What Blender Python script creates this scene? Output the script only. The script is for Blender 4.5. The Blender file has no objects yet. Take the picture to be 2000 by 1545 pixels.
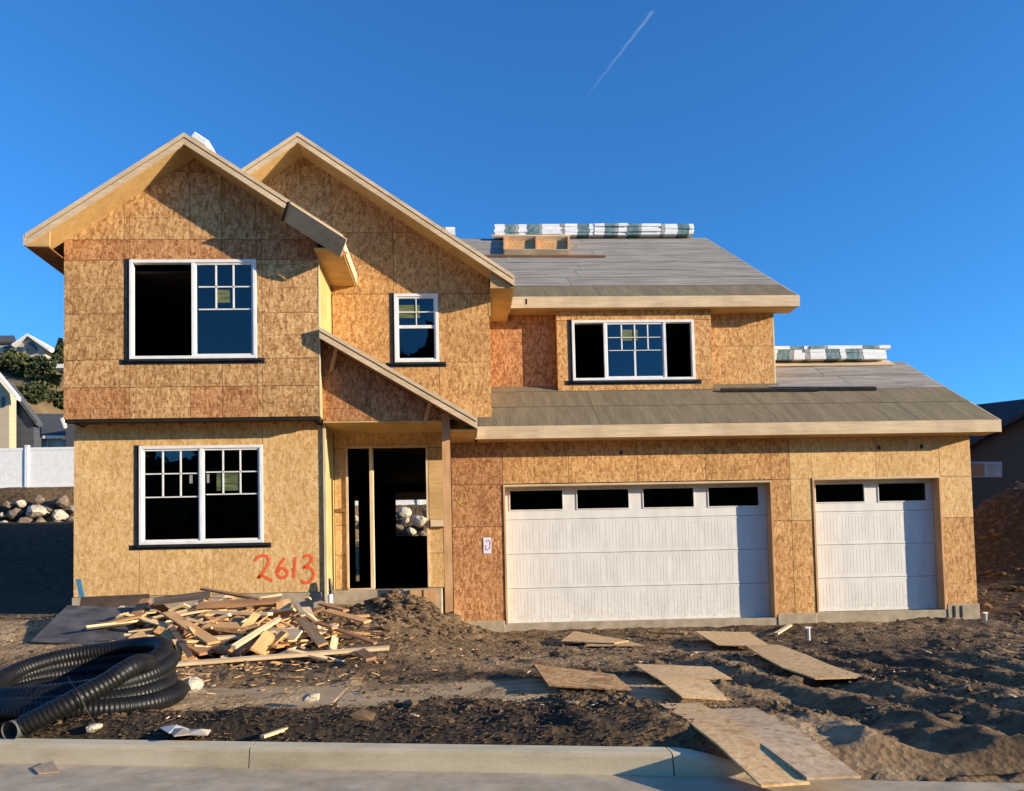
import bpy, bmesh, math, random
import numpy as np
from mathutils import Vector, Matrix

random.seed(7)
rng = np.random.default_rng(11)
S = bpy.context.scene
COL = S.collection

# ------------------------------------------------------------------ camera
YAW, PIT, ROL = 0.04421, 0.04411, -0.02207
FPX, PX, PY, PW, PH = 1471.6, 969.9, 1049.4, 2000.0, 1545.0


def cam_axes():
    cy, sy, cp, sp = math.cos(YAW), math.sin(YAW), math.cos(PIT), math.sin(PIT)
    fwd = Vector((sy * cp, cy * cp, sp))
    r0 = Vector((cy, -sy, 0))
    u0 = r0.cross(fwd)
    c, s = math.cos(ROL), math.sin(ROL)
    return c * r0 + s * u0, -s * r0 + c * u0, fwd


CR, CU, CF = cam_axes()
cd = bpy.data.cameras.new('camera')
cam = bpy.data.objects.new('camera', cd)
COL.objects.link(cam)
cam.matrix_world = Matrix(((CR.x, CU.x, -CF.x, 0), (CR.y, CU.y, -CF.y, 0), (CR.z, CU.z, -CF.z, 0), (0, 0, 0, 1)))
cd.sensor_fit = 'HORIZONTAL'
cd.sensor_width = 36
cd.lens = FPX / PW * 36
cd.shift_x = (PW / 2 - PX) / PW
cd.shift_y = (PY - PH / 2) / PW
cd.clip_start = 0.1
cd.clip_end = 12000
S.camera = cam

# ------------------------------------------------------------------ sky, sun, exposure
SUN = Vector((1.0, -0.39, 0.25)).normalized()
EL = math.asin(SUN.z)
W = bpy.data.worlds.new('World')
S.world = W
W.use_nodes = True
wn, wl = W.node_tree.nodes, W.node_tree.links
wn.clear()
sky = wn.new('ShaderNodeTexSky')
sky.sky_type = 'NISHITA'
sky.sun_disc = False
sky.sun_elevation = EL
sky.sun_rotation = math.atan2(SUN.x, SUN.y)
sky.altitude = 600
sky.air_density = 1.0
sky.dust_density = 0.3
sky.ozone_density = 3.0
tint = wn.new('ShaderNodeMix')
tint.data_type = 'RGBA'
tint.blend_type = 'MULTIPLY'
tint.inputs[0].default_value = 1
tint.inputs[7].default_value = (0.375, 0.96, 1.45, 1)
bg = wn.new('ShaderNodeBackground')
bg.inputs[1].default_value = 0.108
wo = wn.new('ShaderNodeOutputWorld')
wl.new(sky.outputs[0], tint.inputs[6])
wl.new(tint.outputs[2], bg.inputs[0])
wl.new(bg.outputs[0], wo.inputs[0])

sd = bpy.data.lights.new('sun', 'SUN')
sd.energy = 5.0
sd.angle = math.radians(0.5)
sd.color = (1.0, 0.84, 0.61)
sun = bpy.data.objects.new('sun', sd)
COL.objects.link(sun)
sun.rotation_euler = SUN.to_track_quat('Z', 'Y').to_euler()
sun.location = SUN * 60

S.render.engine = 'CYCLES'
S.view_settings.view_transform = 'Standard'
S.view_settings.look = 'None'
S.view_settings.gamma = 1
S.view_settings.use_curve_mapping = False
S.view_settings.exposure = 0.82


# ------------------------------------------------------------------ helpers
def ray(x, y):
    return CR * ((x - PX) / FPX) - CU * ((y - PY) / FPX) + CF


def at(x, y, Y):
    """world point seen at photo pixel x, y on the upright plane at depth Y"""
    d = ray(x, y)
    return d * (Y / d.y)


def on(x, y, n, c):
    d = ray(x, y)
    return d * (c / d.dot(n))


LOC = {}


def nodes(m):
    m.use_nodes = True
    m.node_tree.nodes.clear()
    return m.node_tree.nodes, m.node_tree.links


class MB:
    def __init__(s):
        s.v, s.f, s.mi, s.cur = [], [], [], 0

    def add(s, vs, fs):
        b = len(s.v)
        s.v += [tuple(v) for v in vs]
        s.f += [tuple(b + i for i in f) for f in fs]
        s.mi += [s.cur] * len(fs)

    def box(s, x0, x1, y0, y1, z0, z1):
        s.add([(x0, y0, z0), (x1, y0, z0), (x1, y1, z0), (x0, y1, z0), (x0, y0, z1), (x1, y0, z1), (x1, y1, z1), (x0, y1, z1)],
              [(0, 3, 2, 1), (4, 5, 6, 7), (0, 1, 5, 4), (1, 2, 6, 5), (2, 3, 7, 6), (3, 0, 4, 7)])
        return s

    def pxz(s, poly, y0, y1):
        n = len(poly)
        vs = [(p[0], y0, p[1]) for p in poly] + [(p[0], y1, p[1]) for p in poly]
        fs = [tuple(range(n)), tuple(range(2 * n - 1, n - 1, -1))]
        fs += [(i, i + n, (i + 1) % n + n, (i + 1) % n) for i in range(n)]
        s.add(vs, fs)
        return s

    def pyz(s, poly, x0, x1):
        n = len(poly)
        vs = [(x0, p[0], p[1]) for p in poly] + [(x1, p[0], p[1]) for p in poly]
        fs = [tuple(range(n)), tuple(range(2 * n - 1, n - 1, -1))]
        fs += [(i, i + n, (i + 1) % n + n, (i + 1) % n) for i in range(n)]
        s.add(vs, fs)
        return s

    def pxy(s, poly, z0, z1):
        n = len(poly)
        vs = [(p[0], p[1], z0) for p in poly] + [(p[0], p[1], z1) for p in poly]
        fs = [tuple(range(n)), tuple(range(2 * n - 1, n - 1, -1))]
        fs += [(i, i + n, (i + 1) % n + n, (i + 1) % n) for i in range(n)]
        s.add(vs, fs)
        return s

    def bar(s, a, b, w, h):
        """box along a->b; w and h are full width and height vectors"""
        a, b, w, h = Vector(a), Vector(b), Vector(w) / 2, Vector(h) / 2
        vs = [a - w - h, a + w - h, a + w + h, a - w + h, b - w - h, b + w - h, b + w + h, b - w + h]
        s.add(vs, [(0, 3, 2, 1), (4, 5, 6, 7), (0, 1, 5, 4), (1, 2, 6, 5), (2, 3, 7, 6), (3, 0, 4, 7)])
        return s

    def slab(s, quad, t):
        """quad of 4 points thickened by t along -normal"""
        q = [Vector(p) for p in quad]
        n = (q[1] - q[0]).cross(q[3] - q[0]).normalized()
        if n.z < 0:
            n = -n
        k = len(q)
        vs = q + [p - n * t for p in q]
        fs = [tuple(range(k)), tuple(range(2 * k - 1, k - 1, -1))]
        fs += [(i, i + k, (i + 1) % k + k, (i + 1) % k) for i in range(k)]
        s.add(vs, fs)
        return s

    def tube(s, pts, r, n=8, cap=True):
        pts = [Vector(p) for p in pts]
        rr = r if isinstance(r, (list, tuple)) else [r] * len(pts)
        vs, fs = [], []
        for i, p in enumerate(pts):
            t = (pts[min(i + 1, len(pts) - 1)] - pts[max(i - 1, 0)]).normalized()
            a = t.cross(Vector((0, 0, 1)))
            if a.length < 1e-3:
                a = t.cross(Vector((1, 0, 0)))
            a.normalize()
            b = a.cross(t)
            for k in range(n):
                an = 2 * math.pi * k / n
                vs.append(p + (a * math.cos(an) + b * math.sin(an)) * rr[i])
        for i in range(len(pts) - 1):
            for k in range(n):
                fs.append((i * n + k, i * n + (k + 1) % n, (i + 1) * n + (k + 1) % n, (i + 1) * n + k))
        if cap:
            fs.append(tuple(range(n)))
            fs.append(tuple(range(len(vs) - 1, len(vs) - n - 1, -1)))
        s.add(vs, fs)
        return s

    def build(s, name, mat, parent=None, smooth=False, bevel=0):
        me = bpy.data.meshes.new(name)
        me.from_pydata(s.v, [], s.f)
        mats = mat if isinstance(mat, (list, tuple)) else [mat]
        for m in mats:
            me.materials.append(m)
        if len(mats) > 1:
            me.polygons.foreach_set('material_index', s.mi)
        bm = bmesh.new()
        bm.from_mesh(me)
        bmesh.ops.recalc_face_normals(bm, faces=bm.faces)
        if bevel:
            bmesh.ops.bevel(bm, geom=list(bm.edges), offset=bevel, segments=1, affect='EDGES')
        bm.to_mesh(me)
        bm.free()
        if smooth:
            me.polygons.foreach_set('use_smooth', [True] * len(me.polygons))
        o = bpy.data.objects.new(name, me)
        COL.objects.link(o)
        if parent:
            o.parent = parent
            if parent.name in LOC:
                o.matrix_parent_inverse = Matrix.Translation(-LOC[parent.name])
        return o


def tag(o, label=None, cat=None, group=None, kind=None):
    if label:
        o['label'] = label
    if cat:
        o['category'] = cat
    if group:
        o['group'] = group
    if kind:
        o['kind'] = kind
    return o


def thing(name, loc, label, cat, group=None):
    """an Empty at the thing's base; children are built in world coordinates"""
    o = bpy.data.objects.new(name, None)
    COL.objects.link(o)
    o.location = loc
    LOC[o.name] = Vector(loc)
    return tag(o, label, cat, group)


def clip(poly, a, b, c):
    """keep a*x+b*z<=c"""
    out = []
    for i in range(len(poly)):
        p, q = poly[i], poly[(i + 1) % len(poly)]
        dp, dq = a * p[0] + b * p[1] - c, a * q[0] + b * q[1] - c
        if dp <= 0:
            out.append(p)
        if dp * dq < 0:
            t = dp / (dp - dq)
            out.append((p[0] + t * (q[0] - p[0]), p[1] + t * (q[1] - p[1])))
    return out


_H = rng.random((256, 256))


def vnoise(x, y):
    xi, yi = np.floor(x).astype(int), np.floor(y).astype(int)
    fx, fy = x - xi, y - yi
    fx, fy = fx * fx * (3 - 2 * fx), fy * fy * (3 - 2 * fy)
    a, b = _H[xi % 256, yi % 256], _H[(xi + 1) % 256, yi % 256]
    c, d = _H[xi % 256, (yi + 1) % 256], _H[(xi + 1) % 256, (yi + 1) % 256]
    return (a * (1 - fx) + b * fx) * (1 - fy) + (c * (1 - fx) + d * fx) * fy - 0.5


def fbm(x, y, f, o=4, g=0.5):
    s, a = 0, 1
    for k in range(o):
        s = s + a * vnoise(x * f + 17.3 * k, y * f + 41.7 * k)
        f *= 2.03
        a *= g
    return s


def sst(a, b, x):
    t = np.clip((x - a) / (b - a), 0, 1)
    return t * t * (3 - 2 * t)


# ------------------------------------------------------------------ materials
def ramp(N, stops):
    r = N.new('ShaderNodeValToRGB')
    e = r.color_ramp.elements
    while len(e) < len(stops):
        e.new(0.5)
    for i, (p, c) in enumerate(stops):
        e[i].position = p
        e[i].color = (*c, 1)
    return r


def coords(N, L, scale=(1, 1, 1), rand=True, rot=(0, 0, 0)):
    tc = N.new('ShaderNodeTexCoord')
    mp = N.new('ShaderNodeMapping')
    mp.inputs['Scale'].default_value = scale
    mp.inputs['Rotation'].default_value = rot
    L.new(tc.outputs['Object'], mp.inputs['Vector'])
    if rand:
        oi = N.new('ShaderNodeObjectInfo')
        ml = N.new('ShaderNodeMath')
        ml.operation = 'MULTIPLY'
        ml.inputs[1].default_value = 57.0
        L.new(oi.outputs['Random'], ml.inputs[0])
        cb = N.new('ShaderNodeCombineXYZ')
        for i in range(3):
            L.new(ml.outputs[0], cb.inputs[i])
        L.new(cb.outputs[0], mp.inputs['Location'])
    return mp


def finish(N, L, m, col, rough=0.8, bump=None, dist=0.01, strength=0.6, spec=0.3):
    b = N.new('ShaderNodeBsdfPrincipled')
    o = N.new('ShaderNodeOutputMaterial')
    if isinstance(col, tuple):
        b.inputs['Base Color'].default_value = (*col, 1)
    else:
        L.new(col, b.inputs['Base Color'])
    b.inputs['Roughness'].default_value = rough
    b.inputs['Specular IOR Level'].default_value = spec
    if bump is not None:
        bn = N.new('ShaderNodeBump')
        bn.inputs['Distance'].default_value = dist
        bn.inputs['Strength'].default_value = strength
        L.new(bump, bn.inputs['Height'])
        L.new(bn.outputs[0], b.inputs['Normal'])
    L.new(b.outputs[0], o.inputs[0])
    return b


def mixc(N, L, a, b, f, mode='MIX'):
    x = N.new('ShaderNodeMix')
    x.data_type = 'RGBA'
    x.blend_type = mode
    for s, v in ((6, a), (7, b)):
        if isinstance(v, tuple):
            x.inputs[s].default_value = (*v, 1)
        else:
            L.new(v, x.inputs[s])
    if isinstance(f, (int, float)):
        x.inputs[0].default_value = f
    else:
        L.new(f, x.inputs[0])
    return x.outputs[2]


def m_osb(name, dark, mid, lite, lines=True):
    m = bpy.data.materials.new(name)
    N, L = nodes(m)
    fs = []
    for sc, rot in (((30, 30, 12), (0, 0.2, 0)), ((26, 26, 44), (0, 0.4, 0)), ((50, 50, 21), (0, -0.25, 0))):
        mp = coords(N, L, sc, True, rot)
        v = N.new('ShaderNodeTexVoronoi')
        v.feature = 'F1'
        v.inputs['Scale'].default_value = 1
        v.inputs['Randomness'].default_value = 1
        L.new(mp.outputs[0], v.inputs['Vector'])
        sp = N.new('ShaderNodeSeparateColor')
        L.new(v.outputs['Color'], sp.inputs[0])
        fs.append(sp.outputs[0])
    a = N.new('ShaderNodeMath')
    a.operation = 'MULTIPLY_ADD'
    a.inputs[1].default_value = 0.5
    L.new(fs[0], a.inputs[0])
    a2 = N.new('ShaderNodeMath')
    a2.operation = 'MULTIPLY_ADD'
    a2.inputs[1].default_value = 0.3
    L.new(fs[1], a2.inputs[0])
    a3 = N.new('ShaderNodeMath')
    a3.operation = 'MULTIPLY'
    a3.inputs[1].default_value = 0.25
    L.new(fs[2], a3.inputs[0])
    L.new(a3.outputs[0], a2.inputs[2])
    L.new(a2.outputs[0], a.inputs[2])
    r = ramp(N, [(0.1, dark), (0.42, mid), (0.66, tuple(0.5 * (p + q) for p, q in zip(mid, lite))), (0.88, lite)])
    L.new(a.outputs[0], r.inputs[0])
    # broad tonal drift over a sheet
    mp = coords(N, L, (1.3, 1.3, 1.3), True)
    n = N.new('ShaderNodeTexNoise')
    n.inputs['Scale'].default_value = 1
    n.inputs['Detail'].default_value = 3
    L.new(mp.outputs[0], n.inputs['Vector'])
    rr = ramp(N, [(0.3, (0.9, 0.88, 0.86)), (0.7, (1.05, 1.05, 1.05))])
    L.new(n.outputs[0], rr.inputs[0])
    col = mixc(N, L, r.outputs[0], rr.outputs[0], 1.0, 'MULTIPLY')
    oi = N.new('ShaderNodeObjectInfo')
    ro = ramp(N, [(0, (0.88, 0.86, 0.84)), (1, (1.1, 1.1, 1.12))])
    L.new(oi.outputs['Random'], ro.inputs[0])
    col = mixc(N, L, col, ro.outputs[0], 1.0, 'MULTIPLY')
    if lines:
        # printed nailing lines, 16 inches apart
        tc = N.new('ShaderNodeTexCoord')
        sx = N.new('ShaderNodeSeparateXYZ')
        L.new(tc.outputs['Object'], sx.inputs[0])
        nn = N.new('ShaderNodeTexNoise')
        nn.inputs['Scale'].default_value = 4
        L.new(tc.outputs['Object'], nn.inputs['Vector'])
        d = N.new('ShaderNodeMath')
        d.operation = 'DIVIDE'
        d.inputs[1].default_value = 0.406
        L.new(sx.outputs[2], d.inputs[0])
        fr = N.new('ShaderNodeMath')
        fr.operation = 'FRACT'
        L.new(d.outputs[0], fr.inputs[0])
        lt = N.new('ShaderNodeMath')
        lt.operation = 'LESS_THAN'
        lt.inputs[1].default_value = 0.03
        L.new(fr.outputs[0], lt.inputs[0])
        gt = N.new('ShaderNodeMath')
        gt.operation = 'MULTIPLY'
        L.new(lt.outputs[0], gt.inputs[0])
        r3 = ramp(N, [(0.42, (0, 0, 0)), (0.62, (0.6, 0.6, 0.6))])
        L.new(nn.outputs[0], r3.inputs[0])
        L.new(r3.outputs[0], gt.inputs[1])
        col = mixc(N, L, col, (0.1, 0.05, 0.025), gt.outputs[0])
    finish(N, L, m, col, 0.75, a.outputs[0], 0.006, 0.5)
    return m


def m_wood(name, c1, c2, axis=0, scale=1.0, rough=0.75):
    """sawn timber with the grain along axis"""
    m = bpy.data.materials.new(name)
    N, L = nodes(m)
    sc = [22 * scale] * 3
    sc[axis] = 1.6 * scale
    mp = coords(N, L, sc)
    n = N.new('ShaderNodeTexNoise')
    n.inputs['Scale'].default_value = 1
    n.inputs['Detail'].default_value = 5
    n.inputs['Distortion'].default_value = 0.6
    L.new(mp.outputs[0], n.inputs['Vector'])
    r = ramp(N, [(0.3, c1), (0.7, c2)])
    L.new(n.outputs[0], r.inputs[0])
    mp2 = coords(N, L, (2.1, 2.1, 2.1))
    n2 = N.new('ShaderNodeTexNoise')
    n2.inputs['Scale'].default_value = 1
    L.new(mp2.outputs[0], n2.inputs['Vector'])
    r2 = ramp(N, [(0.3, (0.82, 0.8, 0.78)), (0.65, (1.05, 1.05, 1.05))])
    L.new(n2.outputs[0], r2.inputs[0])
    col = mixc(N, L, r.outputs[0], r2.outputs[0], 1.0, 'MULTIPLY')
    finish(N, L, m, col, rough, n.outputs[0], 0.004, 0.4)
    return m


def m_noise(name, c1, c2, scale=(3, 3, 3), rough=0.85, dist=0.01, strength=0.5, detail=6, lo=0.3, hi=0.7, spec=0.3, rand=True):
    m = bpy.data.materials.new(name)
    N, L = nodes(m)
    mp = coords(N, L, scale, rand)
    n = N.new('ShaderNodeTexNoise')
    n.inputs['Scale'].default_value = 1
    n.inputs['Detail'].default_value = detail
    L.new(mp.outputs[0], n.inputs['Vector'])
    r = ramp(N, [(lo, c1), (hi, c2)])
    L.new(n.outputs[0], r.inputs[0])
    finish(N, L, m, r.outputs[0], rough, n.outputs[0], dist, strength, spec)
    return m


def m_glass(name, refl, see):
    """window glass: clear with a mirror coat"""
    m = bpy.data.materials.new(name)
    N, L = nodes(m)
    tr = N.new('ShaderNodeBsdfTransparent')
    tr.inputs[0].default_value = (*see, 1)
    gl = N.new('ShaderNodeBsdfGlossy')
    gl.inputs['Roughness'].default_value = 0.01
    gl.inputs['Color'].default_value = (0.75, 0.95, 1.0, 1)
    tc = N.new('ShaderNodeTexCoord')
    nz = N.new('ShaderNodeTexNoise')
    nz.inputs['Scale'].default_value = 1.3
    L.new(tc.outputs['Object'], nz.inputs['Vector'])
    bp_ = N.new('ShaderNodeBump')
    bp_.inputs['Distance'].default_value = 0.01
    bp_.inputs['Strength'].default_value = 0.25
    L.new(nz.outputs[0], bp_.inputs['Height'])
    L.new(bp_.outputs[0], gl.inputs['Normal'])
    mx = N.new('ShaderNodeMixShader')
    fr = N.new('ShaderNodeFresnel')
    fr.inputs['IOR'].default_value = refl
    L.new(fr.outputs[0], mx.inputs[0])
    L.new(tr.outputs[0], mx.inputs[1])
    L.new(gl.outputs[0], mx.inputs[2])
    o = N.new('ShaderNodeOutputMaterial')
    L.new(mx.outputs[0], o.inputs[0])
    return m


def m_plain(name, c, rough=0.6, spec=0.3):
    return m_noise(name, tuple(x * 0.9 for x in c), tuple(min(1, x * 1.06) for x in c), (6, 6, 6), rough, 0.002, 0.2, 4, spec=spec)


OSB_TAN = m_osb('osb_tan', (0.22, 0.105, 0.036), (0.44, 0.235, 0.088), (0.7, 0.46, 0.215))
OSB_RED = m_osb('osb_red', (0.2, 0.075, 0.026), (0.38, 0.165, 0.062), (0.62, 0.34, 0.15))
OSB_YEL = m_osb('osb_yellow', (0.46, 0.26, 0.09), (0.62, 0.375, 0.14), (0.75, 0.53, 0.26), False)
OSB_ORG = m_osb('osb_orange', (0.27, 0.12, 0.038), (0.49, 0.245, 0.08), (0.72, 0.44, 0.18), False)
OSB_GRD = m_osb('osb_on_ground', (0.46, 0.27, 0.11), (0.64, 0.41, 0.19), (0.76, 0.54, 0.28), False)
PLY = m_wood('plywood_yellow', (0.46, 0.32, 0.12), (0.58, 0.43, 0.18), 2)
PLYX = m_wood('plywood_soffit', (0.5, 0.31, 0.12), (0.64, 0.43, 0.19), 0)
PINE_X = m_wood('pine_board', (0.56, 0.41, 0.25), (0.7, 0.54, 0.35), 0)
PINE_Z = m_wood('pine_stud', (0.52, 0.28, 0.12), (0.66, 0.39, 0.19), 2)
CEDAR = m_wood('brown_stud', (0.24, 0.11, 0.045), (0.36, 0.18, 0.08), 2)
INNER = m_noise('inner_framing_shade', (0.012, 0.009, 0.006), (0.024, 0.017, 0.011), (3, 3, 3))  # near-black for framing and floors; the unlit interior painted into the colour
VINYL = m_plain('white_vinyl', (0.8, 0.79, 0.76), 0.35, 0.5)
TAPE = m_noise('black_flashing_tape', (0.012, 0.013, 0.015), (0.03, 0.032, 0.035), (9, 9, 9), 0.45)
GLASS = m_glass('window_glass', 1.75, (0.5, 0.56, 0.55))
CONC = m_noise('concrete', (0.3, 0.24, 0.16), (0.46, 0.38, 0.27), (5, 5, 5), 0.9, 0.006, 0.5)
STEEL = m_noise('dark_metal', (0.02, 0.018, 0.017), (0.045, 0.04, 0.035), (6, 6, 6), 0.5)
PAPER = m_plain('paper', (0.8, 0.72, 0.78), 0.8)
STUD_NEW = m_wood('spruce_stud', (0.6, 0.46, 0.28), (0.74, 0.6, 0.4), 2)


def m_felt(name, c1, c2, streak):
    m = bpy.data.materials.new(name)
    N, L = nodes(m)
    mp = coords(N, L, streak[0], True, streak[1])
    n = N.new('ShaderNodeTexNoise')
    n.inputs['Scale'].default_value = 1
    n.inputs['Detail'].default_value = 5
    L.new(mp.outputs[0], n.inputs['Vector'])
    r = ramp(N, [(0.32, c1), (0.68, c2)])
    L.new(n.outputs[0], r.inputs[0])
    mp2 = coords(N, L, (40, 40, 40), False)
    n2 = N.new('ShaderNodeTexNoise')
    n2.inputs['Scale'].default_value = 1
    L.new(mp2.outputs[0], n2.inputs['Vector'])
    r2 = ramp(N, [(0.3, (0.8, 0.8, 0.8)), (0.7, (1.15, 1.15, 1.15))])
    L.new(n2.outputs[0], r2.inputs[0])
    col = mixc(N, L, r.outputs[0], r2.outputs[0], 1.0, 'MULTIPLY')
    finish(N, L, m, col, 0.85, n.outputs[0], 0.03, 0.55)
    return m


FELT = m_felt('grey_roof_felt', (0.2, 0.175, 0.145), (0.38, 0.34, 0.29), ((1.1, 9, 9), (0, 0, 0)))
SHIELD = m_felt('brown_ice_shield', (0.165, 0.128, 0.074), (0.225, 0.178, 0.108), ((5.5, 1.1, 1.1), (0, 0, 0.5)))

# ------------------------------------------------------------------ terrain
def kerb_y(X):
    return 4.58 - 0.2 * X


def terrain(X, Y, fine=True):
    X = np.asarray(X, float)
    Y = np.asarray(Y, float)
    z = np.full(np.broadcast(X, Y).shape, -1.07)
    left = sst(0.6, -1.4, X)
    z = z + 0.5 * sst(8.2, 12.6, Y) * left
    z = z - 0.06 * sst(8, 13, Y) * (1 - left)
    # dirt mound in front of the porch
    m = np.exp(-(((X + 0.85) / 0.62) ** 2 + ((Y - 12.0) / 0.75) ** 2))
    z = z + 0.3 * m * (1 + 0.6 * fbm(X, Y, 3.2, 4))
    m2 = np.exp(-(((X - 0.1) / 0.55) ** 2 + ((Y - 12.8) / 0.6) ** 2))
    z = z + 0.1 * m2
    m4 = np.exp(-(((X - 8.6) / 0.5) ** 2 + ((Y - 13.55) / 0.25) ** 2))
    z = z + 0.12 * m4 * (1 + 0.8 * fbm(X, Y, 5, 3))
    # back slope up to the boulder wall
    wl_ = sst(-5, -9, X)
    top = 1.35 + 1.05 * wl_
    z = z + (top + 0.6) * sst(22.5, 32.2, Y) * (X < 11.5 + 0 * Y) + (2.2) * sst(24, 33, Y) * (X >= 11.5)
    z = z + 1.6 * sst(32.4, 33.2, Y) + 0.085 * np.clip(Y - 36, 0, 20) + 0.02 * np.clip(Y - 56, 0, 50)
    # spoil heap beside the garage
    h = np.exp(-((((X - 15.3) / 2.3) ** 2 + ((Y - 19.5) / 2.2) ** 2) ** 1.2))
    z = z + 2.5 * h * (1 + 0.35 * fbm(X, Y, 0.9, 4))
    z = z + 0.35 * sst(9.8, 11.5, X) * sst(12, 18, Y)
    if fine:
        lot = sst(5.0, 5.4, Y + 0.2 * X + 0.42) * (1 - sst(60, 90, Y))
        amp = 0.05 + 0.012 * sst(1.5, 3.5, X) * sst(9.5, 8.0, Y)
        amp = amp * (1 + 1.2 * m)
        walk = sst(5.75, 5.95, Y) * sst(7.45, 7.3, Y) * sst(2.1, 1.7, X)
        amp = amp * (1 - 0.2 * walk)
        z = z + lot * amp * fbm(X, Y, 1.4, 6, 0.6)
        z = z + lot * 0.045 * (1 - 0.9 * walk) * (np.abs(fbm(X, Y, 5.5, 3, 0.55)) - 0.25)
        # tyre ruts running from the street to the garage
        rz = sst(1.9, 2.6, X) * sst(9.6, 8.4, Y) * sst(12, 9, X)
        wob = X + 0.35 * fbm(X * 0.3, Y, 0.6, 2) + 0.08 * (Y - 6)
        z = z + lot * rz * (0.035 * np.sin(wob * 9) + 0.06 * fbm(X, Y * 0.35, 3.4, 5, 0.62))
        rz2 = sst(4.5, 6, X) * sst(13.3, 12.5, Y) * sst(8, 9.5, Y)
        z = z + rz2 * 0.05 * np.sin((Y + 0.3 * X + 0.4 * fbm(X, Y, 0.8, 2)) * 5)
        # verge between kerb and footpath
        vg = sst(0.12, 0.45, Y - kerb_y(X)) * sst(5.95, 5.6, Y) * sst(2.0, 1.0, X)
        z = z + 0.1 * vg * (1 + 0.8 * fbm(X, Y, 2.6, 4))
    # ease down to the kerb and the street
    ap = sst(0.9, 1.9, X)
    d = Y - kerb_y(X)
    mud = sst(1.6, 1.9, X) * sst(-1.1, -0.5, d) * (1 if fine else 0)
    z = np.where(d < 0.06, np.minimum(z, -1.32 + mud * (0.118 + 0.03 * fbm(X, Y, 2.2, 4))), z)
    z = np.where((d >= 0.06) & (d < 0.5), np.minimum(z, -1.1 + 0.09 * sst(0.16, 0.4, d) + 0.3 * sst(0.3, 0.5, d) - 0.09 * ap * (1 - sst(0.06, 0.45, d)) + 0.012 * ap * fbm(X, Y, 3, 3)), z)
    # nothing may stand up through the floors
    inside = (X > -6.9) & (X < 9.9) & (Y > 14.35) & (Y < 21.6)
    z = np.where(inside, -1.4, z)
    z = np.where((X > -6.5) & (X < -2.5) & (Y > 13.3) & (Y < 15), -1.4, z)
    z = np.where((X > -2.4) & (X < -0.4) & (Y > 13.5) & (Y < 15), -1.4, z)
    z = np.where((X > 0.6) & (X < 9.7) & (Y > 14.1) & (Y < 15), -1.4, z)
    return z


def axis(fine0, fine1, step, lo, hi, growth=1.18):
    a = list(np.arange(fine0, fine1 + 1e-6, step))
    s = step
    while a[-1] < hi:
        s *= growth
        a.append(a[-1] + s)
    s = step
    while a[0] > lo:
        s *= growth
        a.insert(0, a[0] - s)
    return np.array(a)


gx = np.concatenate([axis(-30, -29, 0.5, -2500, -29), np.arange(-28.5, -6.6, 0.5), np.arange(-6.5, 11.0, 0.045), np.arange(11.0, 22.0, 0.22), axis(22.2, 23, 0.5, 22.2, 2500)])
gy = np.concatenate([axis(2.4, 4.05, 0.05, -2500, 4.05), np.arange(4.1, 14.2, 0.04), np.arange(14.3, 38.0, 0.22), axis(38.2, 39, 0.5, 38.2, 2500)])
GX, GY = np.meshgrid(gx, gy)
GZ = terrain(GX, GY)
nx, ny = len(gx), len(gy)
me = bpy.data.meshes.new('ground')
me.vertices.add(nx * ny)
me.vertices.foreach_set('co', np.stack([GX, GY, GZ], -1).astype(np.float32).ravel())
idx = np.arange(nx * ny).reshape(ny, nx)
q = np.stack([idx[:-1, :-1], idx[:-1, 1:], idx[1:, 1:], idx[1:, :-1]], -1).reshape(-1, 4)
me.loops.add(q.size)
me.polygons.add(len(q))
me.loops.foreach_set('vertex_index', q.ravel().astype(np.int32))
me.polygons.foreach_set('loop_start', (np.arange(len(q)) * 4).astype(np.int32))
me.polygons.foreach_set('use_smooth', np.ones(len(q), bool))
me.update(calc_edges=True)
# how dusty and pale the soil is, with shade painted on the left bank
dry_shade = 0.3 + 0.6 * fbm(GX, GY, 0.9, 5)
dry_shade = dry_shade + 0.75 * sst(5.7, 5.95, GY) * sst(7.6, 7.2, GY) * sst(2.3, 1.5, GX) * (0.75 + 0.9 * fbm(GX, GY, 1.6, 3))
dry_shade = dry_shade + 0.5 * np.exp(-(((GX - 2.15) / 0.75) ** 2 + ((GY - 4.9) / 1.0) ** 2))
dry_shade = dry_shade + 0.3 * sst(-4.5, -6, GX) * sst(9, 10, GY) * sst(12, 11, GY)
vg_ = sst(0.05, 0.3, GY - kerb_y(GX)) * sst(5.95, 5.7, GY) * sst(1.9, 1.2, GX)
dry_shade = dry_shade - 0.45 * vg_ - 0.6 * sst(-6.3, -6.8, GX) * sst(13.5, 15, GY) * sst(33, 31, GY) - 0.5 * np.exp(-(((GX - 15) / 4.5) ** 2 + ((GY - 19) / 5) ** 2))  # left bank: house shade put into the soil colour; verge and heap darker
at_ = me.attributes.new('dry_shade', 'FLOAT', 'POINT')
at_.data.foreach_set('value', np.clip(dry_shade, 0, 1).astype(np.float32).ravel())
mg = bpy.data.materials.new('soil')
N, L = nodes(mg)
an = N.new('ShaderNodeAttribute')
an.attribute_name = 'dry_shade'
tc = N.new('ShaderNodeTexCoord')
n1 = N.new('ShaderNodeTexNoise')
n1.inputs['Scale'].default_value = 7
n1.inputs['Detail'].default_value = 9
n1.inputs['Roughness'].default_value = 0.7
L.new(tc.outputs['Object'], n1.inputs['Vector'])
n2 = N.new('ShaderNodeTexVoronoi')
n2.inputs['Scale'].default_value = 22
L.new(tc.outputs['Object'], n2.inputs['Vector'])
ad = N.new('ShaderNodeMath')
ad.operation = 'MULTIPLY_ADD'
ad.inputs[1].default_value = 1.3
L.new(n1.outputs[0], ad.inputs[0])
sb = N.new('ShaderNodeMath')
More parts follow.
